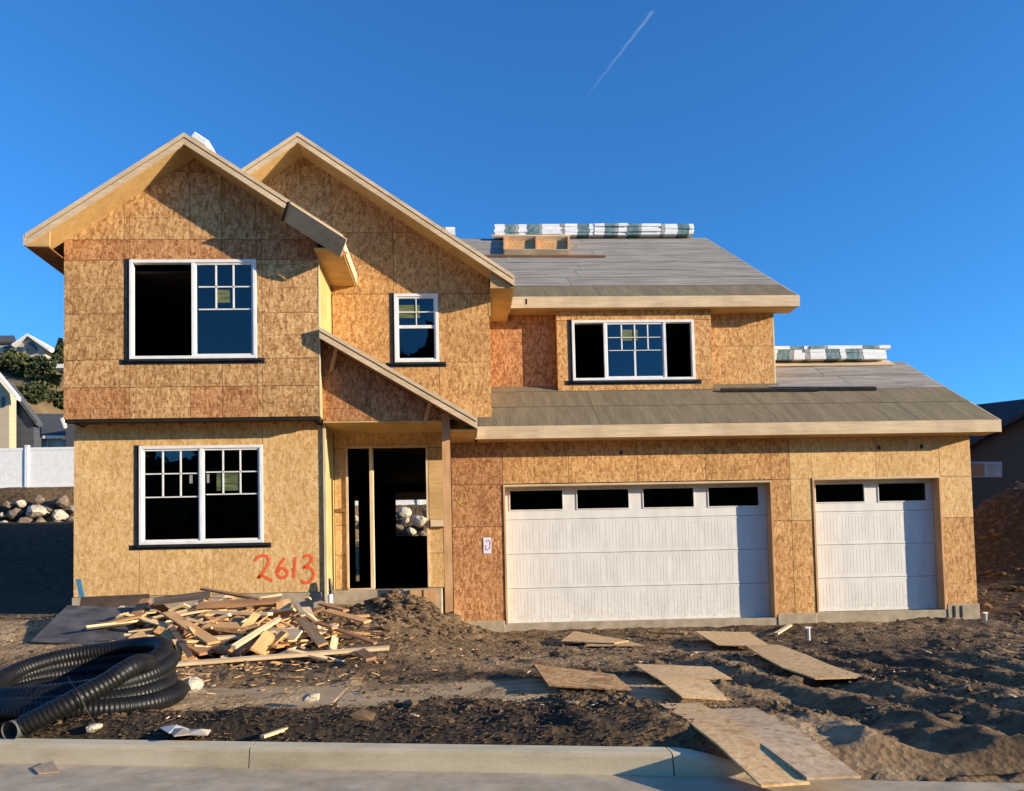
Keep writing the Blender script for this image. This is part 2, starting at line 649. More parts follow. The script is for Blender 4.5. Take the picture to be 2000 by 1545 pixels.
sb.operation = 'SUBTRACT'
sb.inputs[1].default_value = 0.65
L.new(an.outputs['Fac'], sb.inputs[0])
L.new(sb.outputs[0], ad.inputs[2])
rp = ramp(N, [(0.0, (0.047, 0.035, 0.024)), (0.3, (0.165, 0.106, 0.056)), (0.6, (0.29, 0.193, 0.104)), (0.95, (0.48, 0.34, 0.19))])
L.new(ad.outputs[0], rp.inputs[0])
hh = N.new('ShaderNodeMath')
hh.operation = 'MULTIPLY_ADD'
hh.inputs[1].default_value = 0.35
L.new(n2.outputs['Distance'], hh.inputs[0])
L.new(n1.outputs[0], hh.inputs[2])
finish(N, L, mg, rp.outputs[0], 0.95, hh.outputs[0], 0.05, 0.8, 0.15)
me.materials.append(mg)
ground = bpy.data.objects.new('ground', me)
COL.objects.link(ground)
tag(ground, kind='structure')

# street and kerb
mst = m_noise('street_asphalt', (0.34, 0.27, 0.18), (0.52, 0.42, 0.29), (6, 6, 6), 0.9, 0.01, 0.5)
b = MB()
xs = np.linspace(-60, 60, 25)
vs, fs = [], []
for X in xs:
    k = kerb_y(X) - 0.02
    for dd in (0, -2, -12):
        vs.append((X, k + dd, -1.2))
for i in range(len(xs) - 1):
    for j in range(2):
        fs.append((i * 3 + j, i * 3 + j + 1, (i + 1) * 3 + j + 1, (i + 1) * 3 + j))
b.add(vs, fs)
tag(b.build('street', mst), kind='structure')

mk = bpy.data.materials.new('kerb_concrete')
N, L = nodes(mk)
mp = coords(N, L, (1.2, 3, 5), True)
n = N.new('ShaderNodeTexNoise')
n.inputs['Scale'].default_value = 1
n.inputs['Detail'].default_value = 7
n.inputs['Roughness'].default_value = 0.65
L.new(mp.outputs[0], n.inputs['Vector'])
r = ramp(N, [(0.25, (0.38, 0.305, 0.19)), (0.5, (0.58, 0.485, 0.32)), (0.75, (0.7, 0.6, 0.42))])
L.new(n.outputs[0], r.inputs[0])
mp2 = coords(N, L, (45, 45, 45), False)
nb = N.new('ShaderNodeTexNoise')
nb.inputs['Scale'].default_value = 1
L.new(mp2.outputs[0], nb.inputs['Vector'])
finish(N, L, mk, r.outputs[0], 0.9, nb.outputs[0], 0.002, 0.4)
KERB_T = [-12, -9.1, -6.2, -4.0, -1.37, 1.18, 1.85]
kerb = thing('kerb', (0, 4.6, -1.24), None, None)
tag(kerb, kind='structure')
for i in range(len(KERB_T) - 1):
    b = MB()
    x0, x1 = KERB_T[i] + 0.004, KERB_T[i + 1] - 0.004
    vs, fs = [], []
    n_ = 10
    for k in range(n_ + 1):
        X = x0 + (x1 - x0) * k / n_
        y = kerb_y(X)
        drop = 0.13 * float(sst(1.2, 1.85, np.array(X)))
        t = -1.075 - drop
        prof = [(-0.03, -1.3), (-0.025, -1.235), (0.0, t - 0.025), (0.008, t - 0.008), (0.03, t), (0.15, t + 0.002), (0.155, -1.3)]
        vs += [(X, y + p[0], p[1]) for p in prof]
    np_ = 7
    for k in range(n_):
        for j in range(np_ - 1):
            fs.append((k * np_ + j, k * np_ + j + 1, (k + 1) * np_ + j + 1, (k + 1) * np_ + j))
    fs.append(tuple(range(np_)))
    fs.append(tuple(range(len(vs) - 1, len(vs) - np_ - 1, -1)))
    b.add(vs, fs)
    b.build('kerb_stone', mk, kerb)

# footpath, its slabs dusted over and half buried
mfp = m_noise('dusty_concrete', (0.3, 0.205, 0.11), (0.52, 0.38, 0.225), (2.2, 2.2, 2.2), 0.95, 0.01, 0.5, 8)
walk = thing('sidewalk', (-1.5, 6.6, -1.2), None, None)
tag(walk, kind='structure')
for i, X in enumerate(np.arange(-8.6, 1.6, 1.5)):
    b = MB()
    dz = random.uniform(-0.012, 0.01)
    y0 = 5.86 + 0.0 * X
    b.box(X + 0.006, X + 1.494, y0, y0 + 1.45, -1.3, -1.068 + dz)
    b.build('paving_slab', mfp, walk, bevel=0.012)

# ------------------------------------------------------------------ the house
house = thing('house_under_construction', (0, 14, -1.0),
              'two storey unfinished timber house clad in bare OSB sheets', 'house')
H = house


def panels(xs, zs, y, holes, roofs, pick, t=0.012):
    """OSB sheets between the seam lines xs, zs in front of plane y, minus window holes, clipped under roof lines"""
    for i in range(len(xs) - 1):
        for j in range(len(zs) - 1):
            x0, x1, z0, z1 = xs[i], xs[i + 1], zs[j], zs[j + 1]
            cx, cz = (x0 + x1) / 2, (z0 + z1) / 2
            if any(h[0] - 1e-6 <= cx <= h[1] + 1e-6 and h[2] - 1e-6 <= cz <= h[3] + 1e-6 for h in holes):
                continue
            g = 0.004
            poly = [(x0 + g, z0 + g), (x1 - g, z0 + g), (x1 - g, z1 - g), (x0 + g, z1 - g)]
            for a, bb, c in roofs:
                poly = clip(poly, a, bb, c)
                if len(poly) < 3:
                    break
            if len(poly) < 3:
                continue
            dy = random.uniform(0, 0.003)
            MB().pxz(poly, y - t - dy, y).build('osb_panel', pick(cx, cz), H)


def backing(poly, y0, y1, mat=INNER, name='wall'):
    return MB().pxz(poly, y0, y1).build(name, mat, H)


def wall_with_holes(x0, x1, z0, z1, y0, y1, holes, roofs=(), mat=INNER, name='stud_wall'):
    xs = sorted({x0, x1, *[h[0] for h in holes], *[h[1] for h in holes]})
    b = MB()
    for i in range(len(xs) - 1):
        a, c = xs[i], xs[i + 1]
        cx = (a + c) / 2
        cuts = sorted([(h[2], h[3]) for h in holes if h[0] < cx < h[1]])
        z = z0
        segs = []
        for lo, hi in cuts:
            if lo > z:
                segs.append((z, lo))
            z = hi
        if z < z1:
            segs.append((z, z1))
        for lo, hi in segs:
            poly = [(a, lo), (c, lo), (c, hi), (a, hi)]
            for rr in roofs:
                poly = clip(poly, *rr)
                if len(poly) < 3:
                    break
            if len(poly) >= 3:
                b.pxz(poly, y0, y1)
    return b.build(name, mat, H)


# window openings (x0,x1,z0,z1)
W_UL = (-5.53, -3.42, 3.67, 5.37)
W_LL = (-5.54, -3.44, 0.57, 2.27)
W_MN = (-1.21, -0.385, 3.92, 5.225)
# --- left box, upper storey: plane Y 12.76
LC, LZ, SL = -4.45, 7.30, 0.667          # ridge x, ridge top z, pitch
roofL = [(SL, 1, LZ - 0.16 + SL * LC), (-SL, 1, LZ - 0.16 - SL * LC)]
panels([-6.615, -5.62, W_UL[0], -4.53, -4.0, W_UL[1], -3.33, -2.375], [2.67, 3.2, W_UL[2], 4.45, W_UL[3], 5.72, 6.9, 7.3], 12.76, [W_UL], roofL,
       lambda x, z: OSB_RED if 5.37 < z < 5.7 or z < 3.3 and random.random() < 0.4 else OSB_TAN)
wall_with_holes(-6.6, -2.39, 2.62, 7.2, 12.763, 12.87, [W_UL], roofL)
# --- left box, lower storey: plane Y 13.15
for xs_, zs_ in (([-6.64, W_LL[0]], [-0.3, 2.66]), ([W_LL[0], -4.3, W_LL[1]], [-0.3, W_LL[2]]), ([W_LL[0], -4.3, W_LL[1]], [W_LL[3], 2.66]), ([W_LL[1], -2.38], [-0.3, 2.66])):
    panels(xs_, zs_, 13.15, [], [], lambda x, z: OSB_YEL)
wall_with_holes(-6.62, -2.40, -0.3, 2.66, 13.153, 13.26, [W_LL])
# overhang underside and rim board
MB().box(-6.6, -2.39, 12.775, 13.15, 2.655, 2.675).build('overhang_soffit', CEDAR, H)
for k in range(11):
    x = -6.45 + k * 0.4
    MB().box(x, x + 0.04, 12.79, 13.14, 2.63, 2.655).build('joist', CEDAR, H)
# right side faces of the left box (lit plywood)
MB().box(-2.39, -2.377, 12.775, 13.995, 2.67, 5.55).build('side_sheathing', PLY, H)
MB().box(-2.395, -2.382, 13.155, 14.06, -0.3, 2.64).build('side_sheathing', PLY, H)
MB().box(-2.40, -2.355, 13.1, 13.145, -0.45, 2.64).build('corner_board', STUD_NEW, H)
MB().box(-2.385, -2.362, 12.742, 12.775, 2.68, 5.5).build('corner_board', STUD_NEW, H)
# left outside wall
MB().box(-6.498, -6.48, 13.27, 21.0, -0.3, 2.44).build('shade_lining', INNER, H)  # added near-black sheets over the inner OSB, standing in for room shade
MB().box(-6.478, -6.46, 12.88, 25.4, 2.61, 5.6).build('shade_lining', INNER, H)
MB().box(-6.62, -6.5, 13.16, 21.0, -0.3, 2.62).build('side_wall', OSB_TAN, H)
MB().box(-6.6, -6.48, 12.78, 25.5, 2.68, 5.6).build('side_wall', OSB_TAN, H)

# --- main gable: plane Y 14
MC, MZ, SM = -2.86, 8.03, 0.685
roofM = [(SM, 1, MZ - 0.16 + SM * MC), (-SM, 1, MZ - 0.16 - SM * MC)]
panels([-4.6, -2.36, W_MN[0], W_MN[1], 0.58], [2.63, W_MN[2], W_MN[3], 6.4, 7.9], 14.0, [W_MN, (-4.6, -2.36, 2.6, 5.3)], roofM,
       lambda x, z: OSB_ORG if x > -2.4 else OSB_TAN)
wall_with_holes(-2.36, 0.57, 2.62, 7.9, 14.003, 14.12, [W_MN], roofM)
wall_with_holes(-4.5, -2.37, 5.3, 7.9, 14.003, 14.12, [], roofM)
# return of the main gable down to the recessed upper wall
MB().box(0.46, 0.575, 14.13, 15.45, 2.7, 5.4).build('side_wall', OSB_ORG, H)

# --- door wall, Y 14.07
D_SL = (-2.12, -1.72, -0.27, 2.33)
D_DR = (-1.66, -0.67, -0.27, 2.33)
panels([-2.375, D_SL[0], D_SL[1], D_DR[0], D_DR[1], -0.17], [-0.29, 0.35, 0.9, D_DR[3], 2.62], 14.07,
       [(D_SL[0], D_DR[1], -0.3, 2.33)], [], lambda x, z: OSB_YEL)
wall_with_holes(-2.39, -0.17, -0.3, 2.62, 14.073, 14.2, [(D_SL[0], D_DR[1], -0.3, 2.33)])
fr = MB().box(D_SL[1], D_DR[0], 14.03, 14.2, -0.27, 2.33).build('door_frame', STUD_NEW, H)
MB().box(D_SL[0] - 0.02, D_DR[0] - 0.0, 14.0, 14.16, -0.33, -0.272).build('sill', STUD_NEW, fr)
MB().box(D_SL[0] - 0.035, D_SL[0], 14.02, 14.19, -0.26, 2.33).build('jamb', STUD_NEW, fr)
MB().box(D_DR[1], D_DR[1] + 0.035, 14.02, 14.19, -0.27, 2.33).build('jamb', STUD_NEW, fr)
MB().box(D_SL[0] - 0.035, D_DR[1] + 0.035, 14.02, 14.19, 2.332, 2.37).build('head', PINE_X, fr)
MB().box(-2.33, D_SL[0] - 0.04, 14.02, 14.056, 1.15, 1.21).build('blocking', CEDAR, H)
MB().box(-0.6, -0.25, 13.97, 14.056, 0.84, 0.97).build('blocking', PINE_X, H)
MB().box(-0.62, -0.36, 14.03, 14.056, 0.98, 2.1).build('door_side_board', PLYX, H)

# --- garage front: plane Y 14
DR1 = (0.76, 5.86, -1.2, 1.595)
DR2 = (6.64, 9.145, -1.2, 1.625)
panels([-0.2, DR1[0], 2.0, 3.3, 4.6, DR1[1], 6.22, DR2[0], 7.9, DR2[1], 9.765], [-0.95, 0.82, 1.61, 2.62], 14.0,
       [DR1, DR2, (DR1[0], DR1[1], -1.2, 1.62), (DR2[0], DR2[1], -1.2, 1.62)], [],
       lambda x, z: OSB_YEL if x > 6.22 and z > 0.8 else OSB_ORG if x > 0.8 else OSB_RED)
wall_with_holes(-0.19, 9.75, -1.0, 2.62, 14.003, 14.2, [DR1, DR2])
MB().box(9.64, 9.755, 14.21, 19.4, -1.0, 2.62).build('side_wall', OSB_YEL, H)
MB().pyz([(14.05, 2.62), (19.4, 2.62), (16.55, 4.42)], 9.65, 9.755).build('gable_end_wall', OSB_YEL, H)
# foundation
for x0, x1 in ((-0.2, DR1[0] - 0.02), (DR1[1] + 0.02, DR2[0] - 0.02), (DR2[1] + 0.02, 9.79)):
    MB().box(x0, x1, 13.97, 14.25, -1.5, -0.93 + (0.1 if x0 > 8 else 0)).build('foundation_wall', CONC, H, bevel=0.008)
MB().box(-6.66, -2.37, 13.12, 13.35, -1.3, -0.305).build('foundation_wall', CONC, H, bevel=0.008)
MB().box(DR1[0] - 0.02, DR1[1] + 0.02, 13.985, 14.6, -1.5, -1.0).build('garage_slab', CONC, H)
MB().box(DR2[0] - 0.02, DR2[1] + 0.02, 13.985, 14.6, -1.5, -0.93).build('garage_slab', CONC, H)
MB().box(0.3, 9.7, 14.6, 19.4, -1.3, -1.0).build('garage_floor', INNER, H)
# OSB is notched lower at the garage foundation: small vents cut in the stem wall
for x in (9.28, 9.42):
    MB().box(x, x + 0.025, 13.955, 13.968, -1.08, -0.86).build('hold_down_strap', STEEL, H)

# porch slab and post
MB().box(-2.35, -0.4, 13.45, 14.05, -1.0, -0.295).build('porch_slab', CONC, H, bevel=0.01)
for x in (-0.98, -0.72):
    MB().box(x, x + 0.22, 13.405, 13.447, -0.95, -0.31).build('form_board', PINE_Z, H)
MB().box(-0.335, -0.2, 12.98, 13.11, -0.95, 2.74).build('porch_post', PINE_Z, H)

# --- upper right wall, Y 15.42, with the window bay at Y 15.15
BZ0 = 3.58
panels([0.58, 1.32, 1.99], [3.7, 5.3], 15.42, [], [], lambda x, z: OSB_RED)
panels([5.2, 6.62], [3.6, 4.6, 5.3], 15.42, [], [], lambda x, z: OSB_ORG)
wall_with_holes(0.58, 6.6, 3.3, 5.35, 15.44, 15.55, [(2.3, 4.85, 3.7, 5.1)])
W_BP = (2.3, 4.83, 3.83, 5.08)
panels([1.99, W_BP[0], W_BP[1], 5.2], [BZ0, W_BP[2], W_BP[3], 5.3], 15.15, [W_BP], [], lambda x, z: OSB_ORG)
wall_with_holes(2.0, 5.19, 3.4, 5.3, 15.153, 15.24, [W_BP])
MB().box(2.0, 2.1, 15.24, 15.42, 3.5, 5.3).build('bay_cheek', OSB_ORG, H)
MB().box(5.09, 5.185, 15.24, 15.42, 3.5, 5.3).build('bay_cheek', OSB_ORG, H)
MB().box(6.5, 6.615, 15.56, 25.5, 3.3, 5.4).build('side_wall', OSB_ORG, H)
MB().box(6.6, 6.635, 15.405, 15.45, 3.75, 5.3).build('corner_board', STUD_NEW, H)

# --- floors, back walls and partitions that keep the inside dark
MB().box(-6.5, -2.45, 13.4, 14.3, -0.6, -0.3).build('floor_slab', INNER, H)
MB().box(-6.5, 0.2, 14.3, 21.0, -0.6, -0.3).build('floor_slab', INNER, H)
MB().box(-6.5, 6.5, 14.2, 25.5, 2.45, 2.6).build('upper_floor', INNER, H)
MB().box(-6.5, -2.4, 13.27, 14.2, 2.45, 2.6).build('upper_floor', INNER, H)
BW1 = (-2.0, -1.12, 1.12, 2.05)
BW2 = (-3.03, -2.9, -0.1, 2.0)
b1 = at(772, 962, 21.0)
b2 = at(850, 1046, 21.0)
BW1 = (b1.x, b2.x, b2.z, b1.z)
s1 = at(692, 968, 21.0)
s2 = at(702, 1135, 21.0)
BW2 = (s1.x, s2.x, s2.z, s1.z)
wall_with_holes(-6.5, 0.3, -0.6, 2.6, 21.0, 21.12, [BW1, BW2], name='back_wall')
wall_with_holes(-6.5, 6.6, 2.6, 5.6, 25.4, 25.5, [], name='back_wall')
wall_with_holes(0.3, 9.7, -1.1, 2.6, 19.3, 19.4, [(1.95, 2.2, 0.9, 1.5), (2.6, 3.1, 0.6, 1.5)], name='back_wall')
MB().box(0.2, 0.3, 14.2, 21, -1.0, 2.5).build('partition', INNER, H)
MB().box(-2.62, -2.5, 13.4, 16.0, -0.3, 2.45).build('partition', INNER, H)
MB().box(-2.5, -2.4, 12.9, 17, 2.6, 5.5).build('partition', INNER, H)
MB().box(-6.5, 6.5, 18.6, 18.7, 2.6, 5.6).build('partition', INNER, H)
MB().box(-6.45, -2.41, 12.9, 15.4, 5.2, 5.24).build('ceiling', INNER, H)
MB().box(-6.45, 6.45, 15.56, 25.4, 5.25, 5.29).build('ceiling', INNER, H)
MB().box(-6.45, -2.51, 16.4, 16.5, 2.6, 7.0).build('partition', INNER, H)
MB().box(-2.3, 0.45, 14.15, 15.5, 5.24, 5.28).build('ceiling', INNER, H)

# ------------------------------------------------------------------ roofs
def gable_roof(cx, cz, sl, xl, xr, yf, yb, roof_mat, rake_drop=0.19, wall_y=None, right_only=False, left_only=False):
    """gable roof with ridge along Y: deck on both slopes, two-layer rake boards at the front, soffit under the front overhang"""
    for sgn, xe in ((-1, xl), (1, xr)):
        ze = cz - sl * abs(xe - cx)
        n = Vector((sgn * sl, 0, 1)).normalized()
        top = [(cx, cz), (xe, ze)]
        poly = [top[0], top[1], (xe, ze - 0.05), (cx, cz - 0.05)]
        deck = MB().pxz(poly, yf - 0.012, yb).build('roof', roof_mat, H)
        # rake: sheathing edge, dark groove, lower board
        up = [(cx, cz - 0.003), (xe, ze - 0.003), (xe, ze - 0.075), (cx, cz - 0.075)]
        MB().pxz(up, yf - 0.035, yf - 0.0125).build('rake_trim', PINE_X, deck)
        lo = [(cx, cz - 0.098), (xe, ze - 0.098), (xe, ze - rake_drop - 0.01), (cx, cz - rake_drop - 0.01)]
        MB().pxz(lo, yf - 0.03, yf + 0.01).build('rake_board', PINE_X, deck)
        mid = [(cx, cz - 0.05), (xe, ze - 0.05), (xe, ze - 0.16), (cx, cz - 0.16)]
        MB().pxz(mid, yf + 0.011, yf + 0.04).build('rake_rafter', CEDAR, deck)
        # soffit under the overhang and the eave fascia
        if wall_y:
            so = [(cx, cz - rake_drop + 0.012), (xe, ze - rake_drop + 0.012), (xe, ze - rake_drop + 0.03), (cx, cz - rake_drop + 0.03)]
            MB().pxz(so, yf + 0.011, wall_y - 0.014).build('soffit', PLYX, deck)
    return


# left gable roof
LXL, LXR, LYF = -6.98, -1.92, 12.3
gable_roof(LC, LZ, SL, LXL, LXR, LYF, 17.6, FELT, 0.185, 12.76)
ze = LZ - SL * (LC - LXL)
MB().box(LXL - 0.03, LXL, LYF - 0.03, 17, ze - 0.19, ze - 0.02).build('fascia', PINE_X, H)
ze2 = LZ - SL * (LXR - LC)
MB().box(LXR, LXR + 0.03, LYF - 0.03, 13.99, ze2 - 0.21, ze2 - 0.02).build('fascia', STUD_NEW, H)
# boxed eave returns
MB().pxz([(LXL, ze - 0.19), (-6.62, ze - 0.19), (-6.62, ze + 0.06)], LYF + 0.02, LYF + 0.045).build('eave_return', PLYX, H)
MB().box(LXL, -6.63, LYF + 0.05, 17, ze - 0.205, ze - 0.19).build('eave_soffit', CEDAR, H)
MB().box(-2.37, LXR - 0.002, LYF + 0.06, 13.98, ze2 - 0.235, ze2 - 0.212).build('eave_soffit', PLYX, H)
# grey board hung under the lower end of the right rake, face tipped down
t = Vector((1, 0, -SL)).normalized()
m_ = Vector((-SL, 0, -1)).normalized()
th = math.radians(38)
nrm = Vector((0, -1, 0)) * math.cos(th) + m_ * math.sin(th)
wv = t.cross(nrm).normalized()
if wv.z > 0:
    wv = -wv
A = at(566, 396, LYF - 0.14)
Bp = A + t * 1.1
GREYB = m_wood('weathered_grey_board', (0.48, 0.36, 0.22), (0.58, 0.45, 0.29), 0)
MB().bar(A + wv * 0.16, Bp + wv * 0.16, wv * 0.32, nrm * 0.03).build('rake_return_board', GREYB, H)
MB().bar(A + wv * 0.16 - t * 0.03, A + wv * 0.16, wv * 0.33, nrm * 0.09).build('rake_return_end', TAPE, H)
MB().bar(A + wv * 0.3 - nrm * 0.14, Bp + wv * 0.3 - nrm * 0.14, wv * 0.02, nrm * 0.22).build('rake_return_bottom', CEDAR, H)

# main gable roof
MXR, MYF = 1.0, 13.5
gable_roof(MC, MZ, SM, -6.0, MXR, MYF, 19.2, FELT, 0.185, 14.0)
zm = MZ - SM * (MXR - MC)
MB().box(MXR, MXR + 0.03, MYF - 0.03, 14.96, zm - 0.21, zm - 0.02).build('fascia', PINE_X, H)
MB().box(0.58, MXR - 0.002, MYF + 0.03, 15.4, zm - 0.235, zm - 0.212).build('eave_soffit', PLYX, H)
MB().pxz([(0.585, zm - 0.205), (MXR - 0.002, zm - 0.205), (0.585, zm + 0.1)], MYF + 0.05, MYF + 0.07).build('eave_return', PLYX, H)
MB().box(0.56, 0.6, 13.98, 15.4, zm - 0.6, zm - 0.24).build('eave_frieze', PLYX, H)

# main roof behind (front slope seen right of the gables)
RS = 0.667


def front_roof(name, x0, x1, y0, z0, yr, sl, brown, courses, step):
    zr = z0 + sl * (yr - y0)
    deck = MB().pyz([(y0, z0), (yr, zr), (yr, zr - 0.06), (y0, z0 - 0.06)], x0, x1).build(name, INNER, H)
    tv = Vector((0, 1, sl)).normalized()
    nv = Vector((0, -sl, 1)).normalized()
    Ls = math.hypot(yr - y0, zr - z0)
    s = 0.0
    k = 0
    while s < Ls - 0.02:
        w = brown if k == 0 else step
        e = min(s + w + 0.1, Ls)
        p = Vector((0, y0, z0)) + tv * s + nv * (0.012 if s else 0.006)
        q_ = Vector((0, y0, z0)) + tv * e + nv * 0.003
        # each course is cut in two runs that lap
        xm = x0 + (x1 - x0) * random.uniform(0.35, 0.65)
        for a, c in ((x0, xm), (xm - 0.1, x1)):
            off = nv * (0.003 if a != x0 else 0)
            MB().slab([Vector((a, 0, 0)) + p + off, Vector((c, 0, 0)) + p + off, Vector((c, 0, 0)) + q_ + off, Vector((a, 0, 0)) + q_ + off], 0.004).build(
                'felt_strip', SHIELD if k < courses else FELT, deck)
        s += w
        k += 1
    return deck


UR = front_roof('roof', -2.0, 6.98, 15.0, 5.52, 20.55, RS, 0.93, 1, 0.82)
MB().pyz([(20.55, 9.22), (26, 5.58), (26, 5.5), (20.55, 9.14)], -6.98, 6.98).build('roof', FELT, H)
MB().pyz([(15.0, 5.50), (20.55, 9.20), (20.55, 9.12), (15.0, 5.42)], -6.98, -2.0).build('roof', FELT, H)
MB().box(1.02, 7.0, 14.955, 14.995, 5.285, 5.515).build('fascia', PINE_X, H)
MB().box(1.02, 6.97, 15.0, 15.42, 5.29, 5.31).build('eave_soffit', PLYX, H)
MB().pyz([(15, 5.515), (20.55, 9.215), (20.55, 9.03), (15, 5.29)], 6.985, 7.02).build('rake_board', PINE_X, H)
MB().pyz([(15.45, 5.3), (25.4, 5.3), (20.55, 9.05)], 6.5, 6.61).build('gable_end_wall', OSB_ORG, H)
MB().box(1.36, 1.385, 14.945, 14.957, 5.36, 5.47).build('bracket', STEEL, H)

# garage roof
GS = 0.65
GR = front_roof('roof', 6.66, 10.08, 13.6, 2.62, 16.55, GS, 0.95, 2, 0.82)
zq = 2.62 + GS * 1.83
G2 = front_roof('roof', 0.32, 6.655, 13.6, 2.62, 15.43, GS, 0.95, 9, 0.86)
MB().pyz([(16.55, 4.53), (19.7, 2.5), (19.7, 2.42), (16.55, 4.45)], 6.66, 10.08).build('roof', FELT, H)
MB().box(0.25, 10.09, 13.555, 13.595, 2.385, 2.615).build('fascia', PINE_X, H)
MB().box(0.3, 10.05, 13.6, 13.985, 2.39, 2.41).build('eave_soffit', PLYX, H)
MB().pyz([(13.595, 2.615), (16.55, 4.53), (16.55, 4.33), (13.595, 2.385)], 10.085, 10.12).build('rake_board', PINE_X, H)
MB().bar((6.68, 16.42, 4.49), (9.75, 16.42, 4.49), (0, 0.26, 0.17), (0, -0.011, 0.016)).build('bare_ridge_sheathing', PINE_X, H)

# porch roof
PYF = 12.65
px0, pz0, px1, pz1 = -2.35, 4.165, 0.28, 2.585
psl = (pz0 - pz1) / (px1 - px0)
pd = MB().pxz([(px0, pz0), (px1, pz1), (px1, pz1 - 0.05), (px0, pz0 - 0.05)], PYF - 0.012, 13.98).build('porch_roof', SHIELD, H)
MB().pxz([(px0, pz0 - 0.002), (px1, pz1 - 0.002), (px1, pz1 - 0.07), (px0, pz0 - 0.07)], PYF - 0.035, PYF - 0.0125).build('rake_trim', PINE_X, pd)
MB().pxz([(px0, pz0 - 0.095), (px1, pz1 - 0.095), (px1, pz1 - 0.19), (px0, pz0 - 0.19)], PYF - 0.03, PYF + 0.01).build('rake_board', PINE_X, pd)
MB().pxz([(px0, pz0 - 0.05), (px1, pz1 - 0.05), (px1, pz1 - 0.15), (px0, pz0 - 0.15)], PYF + 0.011, PYF + 0.04).build('rake_rafter', CEDAR, pd)
MB().pxz([(px0, pz0 - 0.165), (px1, pz1 - 0.165), (px1, pz1 - 0.18), (px0, pz0 - 0.18)], PYF + 0.041, 12.98).build('soffit', CEDAR, pd)
for x in (-2.2, -0.62):
    zt = pz0 - psl * (x - px0) - 0.16
    MB().bar((x + 0.1, 12.8, zt - 0.06), (x - 0.02, 12.97, zt - 0.42), (0.075, 0, 0.03), (0, 0.04, 0.02)).build('lookout', PINE_Z, pd)
g = [(-2.37, 2.64), (0.2, 2.64), (0.2, pz1 - 0.05), (px0, pz0 - 0.2)]
poly = [(-2.37, 2.635), (0.02, 2.635), (px0, pz0 - 0.2)]
for xa, xb in ((-2.375, -1.55), (-1.55, -0.95), (-0.95, 0.1)):
    pp = clip(clip([(xa + 0.003, 2.635), (xb - 0.003, 2.635), (xb - 0.003, 4.3), (xa + 0.003, 4.3)], psl, 1, pz0 - 0.19 + psl * px0), 1, 0, 0.1)
    if len(pp) > 2:
        MB().pxz(pp, 12.985, 13.0).build('osb_panel', OSB_RED, H)
MB().box(-2.37, -0.2, 12.99, 14.06, 2.605, 2.63).build('porch_ceiling', PLYX, H)
MB().box(-0.19, 0.24, 12.75, 13.98, 2.40, 2.42).build('eave_soffit', PLYX, H)
MB().box(0.25, 0.28, PYF, 13.54, 2.40, 2.57).build('fascia', PINE_X, H)


# ------------------------------------------------------------------ windows
def window(hole, y, units, muntins, flash=True, fw=0.055, recess=0.0):
    """white vinyl window; units = [(x0,x1,kind)] as fractions; kind 'glass', 'open'"""
    x0, x1, z0, z1 = hole
    yf, yb = y - 0.035, y + 0.06
    f = MB()
    f.box(x0, x1, yf, yb, z0, z0 + fw)
    f.box(x0, x1, yf, yb, z1 - fw, z1)
    f.box(x0, x0 + fw, yf, yb, z0 + fw, z1 - fw)
    f.box(x1 - fw, x1, yf, yb, z0 + fw, z1 - fw)
    fo = f.build('window', VINYL, H, bevel=0.004)
    for i, (a, c, kind) in enumerate(units):
        ua, uc = x0 + fw + (x1 - x0 - 2 * fw) * a, x0 + fw + (x1 - x0 - 2 * fw) * c
        if i:
            MB().box(ua - 0.025, ua + 0.025, yf + 0.006, yb - 0.01, z0 + fw, z1 - fw).build('mullion', VINYL, fo)
        if kind == 'glass':
            sa, sc = ua + (0.02 if i else 0), uc - (0.02 if i < len(units) - 1 else 0)
            sw = 0.03
            sb_ = MB()
            zz0, zz1 = z0 + fw, z1 - fw
            sb_.box(sa, sc, yf + 0.02, yb - 0.02, zz0, zz0 + sw).box(sa, sc, yf + 0.02, yb - 0.02, zz1 - sw, zz1)
            sb_.box(sa, sa + sw, yf + 0.02, yb - 0.02, zz0 + sw, zz1 - sw).box(sc - sw, sc, yf + 0.02, yb - 0.02, zz0 + sw, zz1 - sw)
            sb_.build('sash', VINYL, fo)
            MB().box(sa + sw * 0.5, sc - sw * 0.5, yf + 0.045, yf + 0.05, zz0 + sw * 0.5, zz1 - sw * 0.5).build('pane', GLASS, fo)
    for (a, c, e, g_) in muntins:
        MB().box(x0 + (x1 - x0) * a, x0 + (x1 - x0) * c, yf + 0.03, yf + 0.043, z0 + (z1 - z0) * e, z0 + (z1 - z0) * g_).build('muntin', VINYL, fo)
    if flash:
        MB().box(x0 - 0.17, x1 + 0.13, y - 0.017, y - 0.0125, z0 - 0.09, z0 + 0.0).build('flashing', TAPE, fo)
        MB().box(x0 - 0.085, x0 - 0.002, y - 0.0185, y - 0.0172, z0 - 0.05, z1 + 0.02).build('flashing', TAPE, fo)
        MB().box(x0 - 0.02, x1 + 0.1, y - 0.06, y - 0.018, z0 - 0.045, z0 - 0.003).build('sill_shim', TAPE, fo)
    return fo


def grid(a, c, e, g_, cols, rows, w=0.012):
    """muntin bars inside a sash: fractions of the whole window"""
    out = []
    wx, wz = w, w
    for i in range(1, cols):
        x = a + (c - a) * i / cols
        out.append((x - wx / 2, x + wx / 2, e, g_))
    for j in range(rows):
        z = e + (g_ - e) * j / rows
        out.append((a, c, z - wz / 2, z + wz / 2))
    return out


